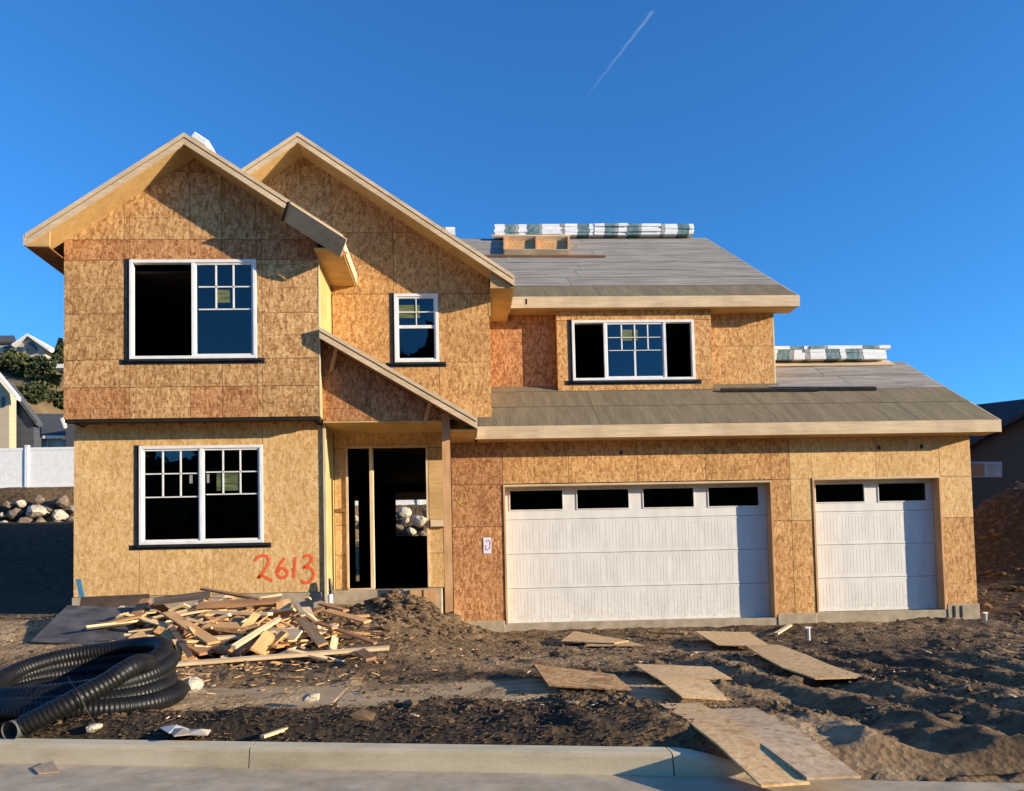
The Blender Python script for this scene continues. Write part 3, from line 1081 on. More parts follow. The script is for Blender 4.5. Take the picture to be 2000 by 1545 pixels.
w1 = window(W_UL, 12.76, [(0, 0.5, 'open'), (0.5, 1, 'glass')], grid(0.54, 0.955, 0.5, 0.955, 3, 2))
w2 = window(W_LL, 13.15, [(0, 0.5, 'glass'), (0.5, 1, 'glass')], grid(0.045, 0.475, 0.48, 0.955, 3, 2) + grid(0.535, 0.955, 0.5, 0.955, 3, 2))
w3 = window(W_MN, 14.0, [(0, 1, 'glass')], [(0.07, 0.93, 0.5, 0.545), (0.49, 0.51, 0.545, 0.94), (0.07, 0.93, 0.73, 0.745)])
w4 = window(W_BP, 15.15, [(0, 0.26, 'open'), (0.26, 0.77, 'glass'), (0.77, 1, 'open')],
            grid(0.3, 0.73, 0.5, 0.93, 4, 2, 0.01) + [(0.505, 0.52, 0.05, 0.5)])


STICK = m_noise('window_sticker', (0.07, 0.09, 0.035), (0.15, 0.17, 0.08), (3, 3, 26), 0.6, lo=0.4, hi=0.6)
WSTICK = m_plain('white_sticker', (0.3, 0.3, 0.28), 0.6)
for wd_, yy_, rects in ((w2, 13.128, [(423, 925, 467, 958, STICK), (370, 928, 376, 944, WSTICK), (404, 926, 409, 943, WSTICK)]),
                        (w3, 13.978, [(779, 596, 820, 621, STICK)]), (w4, 15.128, [(1216, 644, 1246, 665, STICK)]), (w1, 12.738, [(420, 566, 449, 591, STICK)])):
    for xa, ya, xb, yb, mt in rects:
        p, q_ = at(xa, ya, yy_ + 0.03), at(xb, yb, yy_ + 0.03)
        MB().box(p.x, q_.x, yy_ + 0.0305, yy_ + 0.0315, q_.z, p.z).build('sticker', mt, wd_)

# ------------------------------------------------------------------ garage doors
DOORW = bpy.data.materials.new('white_door_paint')
N, L = nodes(DOORW)
tc = N.new('ShaderNodeTexCoord')
mp = N.new('ShaderNodeMapping')
mp.inputs['Scale'].default_value = (3, 3, 1.2)
L.new(tc.outputs['Object'], mp.inputs[0])
nz = N.new('ShaderNodeTexNoise')
nz.inputs['Scale'].default_value = 1.6
nz.inputs['Detail'].default_value = 8
L.new(mp.outputs[0], nz.inputs['Vector'])
r = ramp(N, [(0.3, (0.66, 0.635, 0.585)), (0.6, (0.75, 0.725, 0.67))])
L.new(nz.outputs[0], r.inputs[0])
sx = N.new('ShaderNodeSeparateXYZ')
L.new(tc.outputs['Object'], sx.inputs[0])
mr = N.new('ShaderNodeMapRange')
mr.inputs['From Min'].default_value = -0.3
mr.inputs['From Max'].default_value = -1.0
L.new(sx.outputs[2], mr.inputs['Value'])
ns = N.new('ShaderNodeTexNoise')
ns.inputs['Scale'].default_value = 14
ns.inputs['Detail'].default_value = 6
L.new(tc.outputs['Object'], ns.inputs['Vector'])
r2 = ramp(N, [(0.5, (0, 0, 0)), (0.72, (1, 1, 1))])
L.new(ns.outputs[0], r2.inputs[0])
mm = N.new('ShaderNodeMath')
mm.operation = 'MULTIPLY'
L.new(mr.outputs[0], mm.inputs[0])
L.new(r2.outputs[0], mm.inputs[1])
m3 = N.new('ShaderNodeMath')
m3.operation = 'MULTIPLY'
m3.inputs[1].default_value = 0.3
L.new(mm.outputs[0], m3.inputs[0])
finish(N, L, DOORW, mixc(N, L, r.outputs[0], (0.3, 0.22, 0.14), m3.outputs[0]), 0.5)


def garage_door(x0, x1, z0, z1, wins, y=14.2):
    hs = [z0 + (z1 - z0) * k / 4 for k in range(5)]
    door = None
    for k in range(4):
        b = MB()
        za, zb = hs[k] + 0.004, hs[k + 1] - 0.004
        holes = wins if k == 3 else []
        # skin with window cut-outs
        xs = [x0] + [v for w in holes for v in (w[0], w[1])] + [x1]
        for i in range(0, len(xs), 2):
            b.box(xs[i], xs[i + 1], y, y + 0.04, za, zb)
        for w in holes:
            b.box(w[0], w[1], y, y + 0.04, za, w[2])
            b.box(w[0], w[1], y, y + 0.04, w[3], zb)
        # raised rails leave long sunk fields with vertical grooves
        if k < 3:
            m = 0.07
            n = max(1, round((x1 - x0) / 0.62))
            pw = (x1 - x0) / n
            for i in range(n):
                a, c = x0 + pw * i + 0.035, x0 + pw * (i + 1) - 0.035
                g_ = a
                while g_ < c - 0.03:
                    zt_ = random.uniform(-0.015, 0.015)
                    b.box(g_, g_ + 0.05, y - 0.0016, y, za + m, zb - m + zt_)
                    g_ += 0.064
            b.box(x0, x1, y - 0.0036, y, za, za + 0.04)
            b.box(x0, x1, y - 0.0036, y, zb - 0.04, zb)
        o = b.build('garage_door' if door is None else 'door_section', DOORW, door or H)
        door = door or o
    for w in wins:
        f = MB()
        t = 0.018
        f.box(w[0] - t, w[1] + t, y - 0.012, y - 0.001, w[2] - t, w[2]).box(w[0] - t, w[1] + t, y - 0.012, y - 0.001, w[3], w[3] + t)
        f.box(w[0] - t, w[0], y - 0.012, y - 0.001, w[2], w[3]).box(w[1], w[1] + t, y - 0.012, y - 0.001, w[2], w[3])
        f.build('window_frame', DOORW, door)
        MB().box(w[0], w[1], y + 0.015, y + 0.02, w[2], w[3]).build('pane', GLASS, door)
    return door


def pxwin(xa, ya, xb, yb, y=14.2):
    p, q_ = at(xa, ya, y), at(xb, yb, y)
    return (p.x, q_.x, q_.z, p.z)


def level(ws):
    zt = sum(w[3] for w in ws) / len(ws)
    zb = sum(w[2] for w in ws) / len(ws)
    return [(w[0], w[1], zb, zt) for w in ws]


g1 = level([pxwin(996, 961, 1099, 997), pxwin(1127, 957, 1228, 992), pxwin(1256, 954, 1355, 989), pxwin(1383, 951, 1482, 985)])
g2 = level([pxwin(1592, 947, 1688, 980), pxwin(1715, 944, 1809, 977)])
garage_door(DR1[0] + 0.01, DR1[1] - 0.01, -1.0, 1.6, g1)
garage_door(DR2[0] + 0.01, DR2[1] - 0.01, -0.925, 1.63, g2)
for hole, zb in ((DR1, -0.99), (DR2, -0.92)):
    MB().box(hole[0] + 0.001, hole[0] + 0.035, 13.97, 14.19, zb, hole[3] - 0.04).build('jamb', PINE_Z, H)
    MB().box(hole[1] - 0.035, hole[1] - 0.001, 13.97, 14.19, zb, hole[3] - 0.04).build('jamb', PINE_Z, H)
    MB().box(hole[0] + 0.001, hole[1] - 0.001, 13.97, 14.19, hole[3] - 0.038, hole[3] - 0.001).build('jamb_head', PINE_X, H)

# ------------------------------------------------------------------ sprayed house number, chalk mark and paper notice
def m_spray(name, c):
    m = bpy.data.materials.new(name)
    N, L = nodes(m)
    a = N.new('ShaderNodeAttribute')
    a.attribute_name = 'cover'
    tc = N.new('ShaderNodeTexCoord')
    n = N.new('ShaderNodeTexNoise')
    n.inputs['Scale'].default_value = 60
    L.new(tc.outputs['Object'], n.inputs['Vector'])
    mu = N.new('ShaderNodeMath')
    mu.operation = 'MULTIPLY_ADD'
    mu.inputs[1].default_value = 1.2
    L.new(n.outputs[0], mu.inputs[0])
    mu.inputs[2].default_value = -0.6
    ad = N.new('ShaderNodeMath')
    ad.operation = 'ADD'
    ad.use_clamp = True
    L.new(a.outputs['Fac'], ad.inputs[0])
    L.new(mu.outputs[0], ad.inputs[1])
    ml = N.new('ShaderNodeMath')
    ml.operation = 'MULTIPLY'
    L.new(ad.outputs[0], ml.inputs[0])
    L.new(a.outputs['Fac'], ml.inputs[1])
    tr = N.new('ShaderNodeBsdfTransparent')
    d = N.new('ShaderNodeBsdfDiffuse')
    d.inputs[0].default_value = (*c, 1)
    mx = N.new('ShaderNodeMixShader')
    L.new(ml.outputs[0], mx.inputs[0])
    L.new(tr.outputs[0], mx.inputs[1])
    L.new(d.outputs[0], mx.inputs[2])
    o = N.new('ShaderNodeOutputMaterial')
    L.new(mx.outputs[0], o.inputs[0])
    return m


def smooth(pts, n=6):
    out = []
    P = [pts[0]] + list(pts) + [pts[-1]]
    for i in range(1, len(P) - 2):
        p0, p1, p2, p3 = (np.array(P[i + k], float) for k in (-1, 0, 1, 2))
        for k in range(n):
            t = k / n
            out.append(tuple(0.5 * ((2 * p1) + (-p0 + p2) * t + (2 * p0 - 5 * p1 + 4 * p2 - p3) * t * t + (-p0 + 3 * p1 - 3 * p2 + p3) * t ** 3)))
    out.append(tuple(pts[-1]))
    return out


def stroke(name, strokes, y, w, mat):
    vs, fs, cov = [], [], []
    for k_, st in enumerate(strokes):
        pts = [at(p[0], p[1], y - 0.0006 * k_) for p in smooth(st)]
        b0 = len(vs)
        prof = [(-1, 0), (-0.55, 0.85), (0, 1), (0.55, 0.85), (1, 0)]
        for i, p in enumerate(pts):
            t = (pts[min(i + 1, len(pts) - 1)] - pts[max(i - 1, 0)])
            t.y = 0
            t.normalize()
            nn = Vector((-t.z, 0, t.x))
            ww = w * (1 + 0.2 * math.sin(i * 1.7 + k_))
            for a, c in prof:
                vs.append(p + nn * ww * a)
                cov.append(c if 0 < i < len(pts) - 1 else 0.0)
        for i in range(len(pts) - 1):
            for j in range(4):
                fs.append((b0 + i * 5 + j, b0 + i * 5 + j + 1, b0 + (i + 1) * 5 + j + 1, b0 + (i + 1) * 5 + j))
    mb = MB()
    mb.add(vs, fs)
    me = bpy.data.meshes.new(name)
    me.from_pydata(mb.v, [], mb.f)
    a = me.attributes.new('cover', 'FLOAT', 'POINT')
    a.data.foreach_set('value', cov)
    me.materials.append(mat)
    o = bpy.data.objects.new(name, me)
    COL.objects.link(o)
    o.parent = H
    o.matrix_parent_inverse = Matrix.Translation(-LOC[H.name])
    return o


zz = lambda L_: [(x / 2.857, 700 + y / 2.857) for x, y in L_]
num = [zz([(1418, 1132), (1448, 1104), (1488, 1104), (1497, 1138), (1472, 1188), (1440, 1226), (1460, 1213), (1490, 1225), (1522, 1242)]),
       zz([(1592, 1112), (1562, 1150), (1546, 1195), (1566, 1222), (1597, 1215), (1602, 1186), (1577, 1170), (1550, 1190)]),
       zz([(1648, 1103), (1645, 1160), (1638, 1228)]),
       zz([(1688, 1112), (1720, 1099), (1742, 1120), (1717, 1153), (1693, 1166), (1732, 1170), (1752, 1200), (1736, 1240), (1702, 1252), (1680, 1235)])]
o = stroke('spray_painted_number', num, 13.1315, 0.036, m_spray('orange_spray_paint', (0.88, 0.13, 0.045)))
tag(o, label='orange red spray painted 2613')
o = stroke('chalk_mark', [[(893, 990), (902, 966), (908, 962), (914, 988)], [(896, 981), (915, 978)], [(888, 972), (900, 985), (916, 990)]], 13.981, 0.013,
           m_spray('yellow_chalk', (0.6, 0.4, 0.1)))
pp = at(944, 1050, 13.98)
qq = at(960, 1081, 13.98)
nt = MB().box(pp.x, qq.x, 13.976, 13.979, qq.z, pp.z).build('paper_notice', PAPER, H)
o = stroke('notice_mark', [[(948, 1058), (956, 1056), (956, 1070), (949, 1074), (948, 1064)]], 13.974, 0.012, m_spray('purple_ink', (0.25, 0.12, 0.4)))
for (x, y) in ((1213, 884), (1717, 874), (1800, 872)):
    p = at(x, y, 13.97)
    MB().box(p.x - 0.02, p.x + 0.02, 13.955, 13.984, p.z - 0.035, p.z + 0.035).build('junction_box', STEEL, H)

# ------------------------------------------------------------------ things on the roofs
WRAP = m_plain('white_wrapper', (0.74, 0.75, 0.76), 0.4, 0.5)
TEAL = m_noise('teal_wrapper_print', (0.06, 0.12, 0.14), (0.22, 0.3, 0.31), (14, 3, 3), 0.4)
GREYW = m_noise('grey_wrapper_print', (0.22, 0.23, 0.22), (0.4, 0.4, 0.38), (12, 3, 3), 0.45)


def bundle(x, y, z, var, label):
    b = MB()
    segs = [[(0, .3, 0), (.3, .62, 1), (.62, .72, 2), (.72, 1, 0)], [(0, .12, 2), (.12, .5, 0), (.5, .86, 1), (.86, 1, 0)], [(0, .34, 1), (.34, .42, 2), (.42, 1, 0)]][var]
    for a, c, m in segs:
        b.cur = m
        s = 0.004 * (m == 0)
        b.box(a * 0.92, c * 0.92, -0.17 - s, 0.17 + s, 0.0005, 0.0755)
    o = b.build('shingle_bundle', [WRAP, TEAL, GREYW], None)
    o.location = (x, y, z)
    o.rotation_euler.z = random.uniform(-0.03, 0.03)
    return tag(o, label, 'shingles', 'wrapped shingle bundles stacked along the roof ridges')


ordn = ['leftmost', 'second', 'third', 'fourth', 'fifth', 'rightmost']
lev = ['bottom', 'second lowest', 'second highest', 'top']
for i in range(6):
    for k in range(4):
        bundle(1.03 + i * 0.925 + random.uniform(-.02, .02), 20.5 + random.uniform(-.02, .02), 9.235 + k * 0.076, (i * 2) % 3,
               'white and teal wrapped shingle bundle, %s of the %s stack on the upper ridge' % (lev[k], ordn[i]))
for k in range(3):
    bundle(-0.98, 20.5, 9.235 + k * 0.076, 0, 'white wrapped shingle bundle, %s of the stack showing beside the main gable rake' % ['bottom', 'middle', 'top'][k])
for i in range(3):
    for k in range(4):
        bundle(6.8 + i * 0.925 + random.uniform(-.02, .02) + (0.1 if k == 3 else 0), 16.5 + random.uniform(-.02, .02), 4.56 + k * 0.0765, (i + 1) % 3 if k == 3 else i % 3,
               'white and teal wrapped shingle bundle, %s of the %s stack on the garage ridge' % (lev[k], ['left', 'middle', 'right'][i]))
b = MB()
b.box(-.15, .15, -.5, .5, 0, .12)
o = b.build('shingle_bundle', WRAP, None, bevel=0.02)
o.matrix_world = Matrix.Translation((LC + 0.2, 12.83, LZ - SL * 0.2 + 0.015)) @ Matrix.Rotation(math.atan(SL), 4, 'Y')
tag(o, 'white wrapped bundle peeking over the left gable peak', 'shingles', 'wrapped shingle bundles stacked along the roof ridges')
for k, (p, q_) in enumerate((((0.95, 20.36, 9.18), (3.1, 20.36, 9.18)),)):
    tag(MB().bar(Vector(p) + Vector((0, -0.08, 0.0)), Vector(q_) + Vector((0, -0.08, 0.0)), (0, 0.24, 0.16), (0, -0.022, 0.033)).build('ridge_plank', PINE_X),
        'pale plank along the upper ridge below the leftmost bundle stacks', 'plank')


def roofpt(x, y, y0, z0, sl, off=0.0):
    n = Vector((0, -sl, 1))
    return on(x, y, n, z0 - sl * y0) + n.normalized() * off


# open framed patch and batten on the upper roof
pr = lambda x, y, o_=0.0: roofpt(x, y, 15.0, 5.52, RS, o_)
fa, fb, fc, fd_ = pr(985, 499), pr(1110, 500), pr(1110, 473), pr(985, 472)
nv = Vector((0, -RS, 1)).normalized()
tv = Vector((0, 1, RS)).normalized()
fr = thing('roof_crate', (fa + fb) / 2, 'open fronted wooden crate frame on the felt below the upper ridge', 'crate')
MB().slab([fa + nv * 0.03, fb + nv * 0.03, fc + nv * 0.03, fd_ + nv * 0.03], 0.014).build('back_panel', OSB_ORG, fr)
for p, q_ in ((fa, fd_), (fb, fc), ((fa + fb) / 2, (fc + fd_) / 2)):
    MB().bar(p + nv * 0.09, q_ + nv * 0.09, (0.05, 0, 0), nv * 0.12).build('frame_rail', PINE_Z, fr)
for p, q_ in ((fa, fb), (fd_, fc)):
    MB().bar(p + nv * 0.09, q_ + nv * 0.09, tv * 0.05, nv * 0.13).build('frame_rail', PINE_X, fr)
p, q_ = pr(930, 503, 0.045), pr(1182, 504, 0.045)
tag(MB().bar(p, q_, tv * 0.07, nv * 0.045).build('roof_batten', m_wood('red_batten', (0.22, 0.11, 0.055), (0.32, 0.17, 0.09), 0)),
    'reddish brown batten lying across the upper roof under the crate', 'batten')
pg = lambda x, y, o_=0.0: roofpt(x, y, 13.6, 2.62, GS, o_)
p, q_ = pg(1408, 766, 0.045), pg(1710, 764, 0.045)
tv2, nv2 = Vector((0, 1, GS)).normalized(), Vector((0, -GS, 1)).normalized()
fl = thing('metal_flashing', (p + q_) / 2, 'long black metal flashing lying on the garage roof', 'flashing')
p2 = p.lerp(q_, 0.32)
p3 = p.lerp(q_, 0.62)
MB().bar(p, p3, tv2 * 0.1, nv2 * 0.06).build('strip', STEEL, fl)
MB().bar(p2 + tv2 * 0.07, q_ + tv2 * 0.02, tv2 * 0.08, nv2 * 0.075).build('strip', STEEL, fl)
GREYM = m_plain('grey_metal', (0.28, 0.27, 0.26), 0.5)
MB().bar(p2 + tv2 * 0.1 + nv2 * 0.04, q_.lerp(p, 0.1) + tv2 * 0.08 + nv2 * 0.04, tv2 * 0.06, nv2 * 0.004).build('top_flange', GREYM, fl)

# ------------------------------------------------------------------ OSB sheets laid over the mud
def terr(x, y):
    return float(terrain(np.array([x]), np.array([y]))[0])


UPZ = Vector((0, 0, 1))


def sheet(px, z, label, thick=0.012, lift=None, mat=OSB_GRD, group='loose sheets laid over the mud'):
    pts = [on(x, y, UPZ, z) for x, y in px]
    c = sum((Vector(p) for p in pts), Vector()) / len(pts)
    k = []
    for i, p in enumerate(pts):
        k.append(Vector((p.x - c.x, p.y - c.y, (lift[i] if lift else 0))))
    b = MB()
    b.slab(k, thick)
    o = b.build('osb_sheet', mat)
    o.location = (c.x, c.y, z)
    return tag(o, label, 'sheet', group)


sheet([(1095, 1252), (1122, 1235), (1228, 1251), (1200, 1256)], -1.03, 'long thin OSB strip lying nearest the big garage door', lift=[.0, .02, .0, .0])
sheet([(1141, 1261), (1160, 1254), (1232, 1253), (1262, 1261)], -1.05, 'OSB strip half under another strip before the big garage door')
sheet([(1357, 1239), (1463, 1237), (1505, 1262), (1402, 1262)], -1.02, 'pale square OSB sheet in the mud below the gap between garage doors', lift=[.05, .02, 0, .02])
sheet([(1042, 1306), (1200, 1317), (1235, 1345), (1072, 1343)], -1.0, 'square OSB sheet tipped up at its left edge, on the dusty footpath', lift=[.05, .0, -.01, .02], mat=OSB_TAN)
sheet([(1237, 1302), (1390, 1302), (1430, 1325), (1280, 1327)], -1.01, 'dusty OSB sheet behind another dusty sheet, right of the footpath', lift=[.03, .0, .0, .02])
sheet([(1280, 1328), (1385, 1328), (1420, 1365), (1332, 1368)], -0.99, 'dusty OSB sheet in front of another dusty sheet, right of the footpath', lift=[.03, .0, .0, .03])


def bent(px_l, px_r, z, label, thick=0.014, mat=OSB_GRD, dz=None):
    """long strip sagging over the ground: matching left and right pixel edges"""
    n = len(px_l)
    Lp = [on(x, y, UPZ, z) for x, y in px_l]
    Rp = [on(x, y, UPZ, z) for x, y in px_r]
    c = (Lp[0] + Rp[-1]) / 2
    vs = []
    for i in range(n):
        d = dz[i] if dz else 0
        for p in (Lp[i], Rp[i]):
            vs.append((p.x - c.x, p.y - c.y, d))
            vs.append((p.x - c.x, p.y - c.y, d - thick))
    fs = []
    for i in range(n - 1):
        a, b_ = i * 4, i * 4 + 4
        fs += [(a, a + 2, b_ + 2, b_), (a + 1, b_ + 1, b_ + 3, a + 3), (a, b_, b_ + 1, a + 1), (a + 2, a + 3, b_ + 3, b_ + 2)]
    fs += [(0, 1, 3, 2), (n * 4 - 4, n * 4 - 2, n * 4 - 1, n * 4 - 3)]
    mb = MB()
    mb.add(vs, fs)
    o = mb.build('osb_sheet', mat)
    o.location = (c.x, c.y, z)
    return tag(o, label, 'sheet', 'loose sheets laid over the mud')


bent([(1455, 1268), (1490, 1288), (1530, 1304), (1592, 1318)], [(1522, 1267), (1575, 1284), (1620, 1298), (1690, 1315)], -1.0,
     'long bowed OSB strip sagging across the mud towards the right', dz=[0.05, 0.03, 0.0, -0.03])
bent([(1287, 1388), (1340, 1418), (1400, 1452), (1485, 1498)], [(1366, 1386), (1430, 1418), (1490, 1448), (1580, 1492)], -1.02,
     'bright OSB runner leading down over the low kerb to the street', dz=[0.05, 0.04, 0.0, -0.09], mat=OSB_GRD)
bent([(1378, 1399), (1430, 1425), (1500, 1462), (1575, 1495)], [(1478, 1397), (1540, 1425), (1600, 1455), (1680, 1492)], -1.03,
     'dusty runner board half sunk in sand beside the bright runner', dz=[0.05, 0.03, 0.0, -0.06],
     mat=m_osb('sanded_osb', (0.36, 0.23, 0.12), (0.5, 0.35, 0.2), (0.62, 0.46, 0.29), False))

# ------------------------------------------------------------------ scrap wood heap
PN, PCc = Vector((0, -0.24, 1)), -1.0 - 0.24 * 9.0
SW = {'pale': m_wood('scrap_pale', (0.66, 0.48, 0.27), (0.8, 0.62, 0.38), 0), 'orange': m_wood('scrap_orange', (0.58, 0.31, 0.12), (0.72, 0.44, 0.2), 0),
      'brown': m_wood('scrap_brown', (0.3, 0.15, 0.07), (0.44, 0.24, 0.12), 0), 'dark': m_wood('scrap_dark', (0.06, 0.045, 0.035), (0.13, 0.1, 0.08), 0),
      'osb': OSB_ORG}
HG = 'offcuts heaped in front of the porch'


def board(a, b_, w, t, tilt, mat, name, label, cat='offcut', group=HG):
    """free board between world points a, b_"""
    a, b_ = Vector(a), Vector(b_)
    d = b_ - a
    Ln = d.length
    d.normalize()
    side = d.cross(UPZ).normalized()
    up = side.cross(d)
    q1 = Matrix.Rotation(tilt, 3, d)
    side, up = q1 @ side, q1 @ up
    mb = MB()
    e0, e1 = random.uniform(-.25, .25) * w, random.uniform(-.25, .25) * w
    vs = []
    for (x, e) in ((-Ln / 2, e0), (Ln / 2, e1)):
        for (yy, z_) in ((-w / 2, -t / 2), (w / 2, -t / 2), (w / 2, t / 2), (-w / 2, t / 2)):
            vs.append((x + e * (yy / w), yy, z_))
    mb.add(vs, [(0, 3, 2, 1), (4, 5, 6, 7), (0, 1, 5, 4), (1, 2, 6, 5), (2, 3, 7, 6), (3, 0, 4, 7)])
    o = mb.build(name, mat)
    M3 = Matrix((d, side, up)).transposed()
    o.matrix_world = Matrix.Translation((a + b_) / 2) @ M3.to_4x4()
    return tag(o, label, cat, group)


def hp(x, y, off=0.0):
    return on(x, y, PN, PCc + off)


z7 = lambda x, y: (x / 2.632, 1130 + y / 2.632)
pieces = [  # zoom coords x0,y0,x1,y1, width m, thick, tilt, mat, off, label
    (790, 118, 1080, 82, .16, .04, .5, 'dark', .16, 'dark weathered board at the back of the scrap heap, against the yellow wall'),
    (1040, 52, 1340, 108, .07, .03, .2, 'brown', .16, 'thin brown stick sloping down right at the top of the scrap heap'),
    (1020, 138, 1440, 112, .2, .04, .3, 'brown', .14, 'wide brown plank lying level along the top of the scrap heap'),
    (862, 175, 1100, 330, .15, .03, .15, 'orange', .12, 'broad orange board slanting down through the middle of the scrap heap'),
    (1080, 172, 1390, 182, .12, .04, .0, 'pale', .13, 'pale straight stud lying level near the top of the scrap heap'),
    (1060, 240, 1300, 246, .22, .03, .25, 'orange', .1, 'broad orange board lying level in the middle of the scrap heap'),
    (1010, 312, 1250, 298, .12, .04, .1, 'pale', .08, 'pale short board low in the middle of the scrap heap'),
    (1200, 352, 1432, 208, .06, .04, .3, 'pale', .16, 'narrow pale stick rising to the right across the scrap heap'),
    (1320, 376, 1390, 285, .16, .03, .6, 'orange', .1, 'wedge of bright board standing up at the front of the scrap heap'),
    (872, 232, 985, 410, .07, .04, .4, 'brown', .1, 'brown stick slanting steeply down at the left of the scrap heap'),
    (950, 332, 1252, 384, .11, .05, .5, 'brown', .05, 'brown joist offcut low at the front of the scrap heap'),
    (1520, 122, 1560, 190, .06, .03, .2, 'pale', .14, 'short pale stick poking up at the right of the scrap heap'),
    (1540, 200, 1662, 340, .12, .03, .4, 'orange', .1, 'reddish tan board slanting down at the right of the scrap heap'),
    (1620, 222, 1930, 332, .05, .03, .3, 'brown', .06, 'long brown stick sloping to the right end of the scrap heap'),
    (1680, 165, 1890, 222, .12, .03, .2, 'orange', .1, 'flat tan board near the dirt mound at the right of the scrap heap'),
    (1240, 130, 1500, 140, .1, .04, .2, 'brown', .08, 'short brown plank behind the pale stick in the scrap heap'),
    (640, 340, 770, 275, .1, .03, .2, 'pale', .02, 'pale lath beside the grey sheet at the left of the scrap heap'),
    (700, 300, 860, 290, .14, .03, .1, 'orange', .0, 'tan offcut between the grey sheet and the scrap heap'),
    (1400, 300, 1560, 260, .15, .03, .3, 'orange', .06, 'tan board end low at the right front of the scrap heap'),
    (1130, 270, 1330, 292, .16, .03, -.3, 'osb', .09, 'OSB offcut lying level in the middle of the scrap heap'),
    (1750, 200, 1900, 190, .08, .03, .1, 'orange', .05, 'small tan board at the far right of the scrap heap'),
    (1650, 130, 1780, 165, .1, .03, .1, 'brown', .05, 'small brown board at the back right of the scrap heap'),
]
for (a, b1_, c, d_, w, t_, tl, m, off, lab) in pieces:
    board(hp(*z7(a, b1_), off), hp(*z7(c, d_), off), w, t_, tl, SW[m], 'scrap_board', lab)
# filler underneath, alike and unsorted
for i in range(170):
    u_ = random.gauss(0, 1)
    zx = min(1850, max(620, random.gauss(1200, 250)))
    zy = min(400, max(100, random.gauss(250, 80)))
    c = hp(*z7(zx, zy), random.uniform(-0.1, 0.1) * (1 - abs(zx - 1230) / 900))
    an_ = random.uniform(0, math.pi)
    ln = random.uniform(.22, .95)
    dv = Vector((math.cos(an_) * ln / 2, math.sin(an_) * ln / 2 * 0.8, random.uniform(-.1, .1) + 0.24 * math.sin(an_) * ln / 2))
    m = random.choice(['pale', 'pale', 'orange', 'orange', 'orange', 'orange', 'brown', 'osb'])
    wd = random.uniform(.06, .2)
    board(c - dv, c + dv, wd, random.uniform(.012, .04), random.uniform(-.6, .6), SW[m], 'scrap_board',
          '%s %s %s offcut jumbled %s of the scrap wood heap' % ('narrow' if wd < .11 else 'wide', 'short' if ln < .5 else 'long', {'pale': 'pale pine', 'orange': 'orange tan', 'brown': 'brown', 'osb': 'OSB', 'dark': 'dark weathered'}[m],
                                                                   ('at the %s %s' % ('back' if zy < 200 else 'front' if zy > 300 else 'middle', 'left' if zx < 1000 else 'right' if zx > 1450 else 'centre')).replace('middle centre', 'very centre')))
# long plank in front
pa, pb = on(345, 1297, UPZ, -0.99), on(760, 1265, UPZ, -0.9)
board(pa, pb, .1, .035, 0.15, SW['pale'], 'plank', 'long pale plank lying along the front of the scrap heap', 'plank')
# grey weathered sheets
GREYP = m_noise('grey_plywood', (0.045, 0.045, 0.05), (0.13, 0.125, 0.125), (4, 4, 4), 0.8, 0.004, 0.3)
qd = [at(60, 1252, 10.3), at(235, 1262, 10.1), at(290, 1188, 11.4), at(132, 1182, 11.6)]
b = MB()
b.slab(qd, 0.018)
tag(b.build('plywood_sheet', GREYP), 'big grey weathered plywood sheet sloping at the left of the scrap heap', 'sheet')
qd = [at(155, 1186, 11.75), at(292, 1192, 11.75), at(292, 1160, 11.95), at(158, 1166, 11.95)]
b = MB()
b.slab(qd, 0.02)
tag(b.build('plywood_sheet', m_noise('dark_brown_sheet', (0.05, 0.032, 0.022), (0.1, 0.065, 0.045), (4, 4, 4), 0.8)),
    'dark brown sheet leaning upright behind the grey sheet', 'sheet')
# odds and ends
p = at(160, 1166, 12.6)
tag(MB().bar(p, at(153, 1131, 12.75), (0.085, 0, 0.0), (0, 0.02, 0)).build('blue_offcut', m_plain('blue_paint', (0.06, 0.19, 0.28), 0.5)),
    'small blue board leaning on the yellow wall behind the scrap heap', 'board')
p = at(645, 1178, 12.95)
dp = thing('pipe_stub', p, 'white pipe stub with black rod at the corner by the porch', 'pipe')
MB().tube([p, p + Vector((0, 0, .15))], .045, 12).build('pipe', VINYL, dp)
MB().tube([p + Vector((.02, 0.05, .1)), p + Vector((-.02, .07, .42))], [.045, .02], 8).build('rod', STEEL, dp)
for (x, y, lab) in ((1580, 1244, 'white pipe stake standing in the mud below the small garage door'), (1926, 1212, 'white marker stake right of the garage corner')):
    p = on(x, y, UPZ, -1.06)
    st = thing('pipe_stake', p, lab, 'stake')
    MB().tube([p - Vector((0, 0, .05)), p + Vector((0, 0, .12))], .018, 10).build('pipe', VINYL, st)
    MB().tube([p + Vector((-.05, 0, .135)), p + Vector((.03, 0, .128))], .018, 10).build('cap', VINYL, st)
board(on(1515, 1238, UPZ, -1.06), on(1543, 1221, UPZ, -1.06), .07, .03, 0, SW['pale'], 'stick', 'pale stick in the mud at the pillar between garage doors', 'stick', None)
board(on(1340, 1238, UPZ, -1.0), on(1270, 1236, UPZ, -1.08), .05, .03, 0, SW['brown'], 'stick', 'brown stick half buried before the big garage door', 'stick', None)
board(at(512, 1439, 5.02), at(575, 1418, 5.2), .035, .02, 0, SW['pale'], 'stick', 'thin pale stick on the verge behind the kerb joint', 'stick', None)
board(on(690, 1262, UPZ, -0.9), on(725, 1287, UPZ, -0.95), .12, .03, .2, SW['brown'], 'offcut', 'brown offcut across the right end of the long pale plank', 'offcut', None)
board(at(905, 1214, 12.9), at(893, 1192, 12.9), .13, .02, .0, SW['pale'], 'offcut', 'pale block at the foot of the porch post', 'offcut', None)

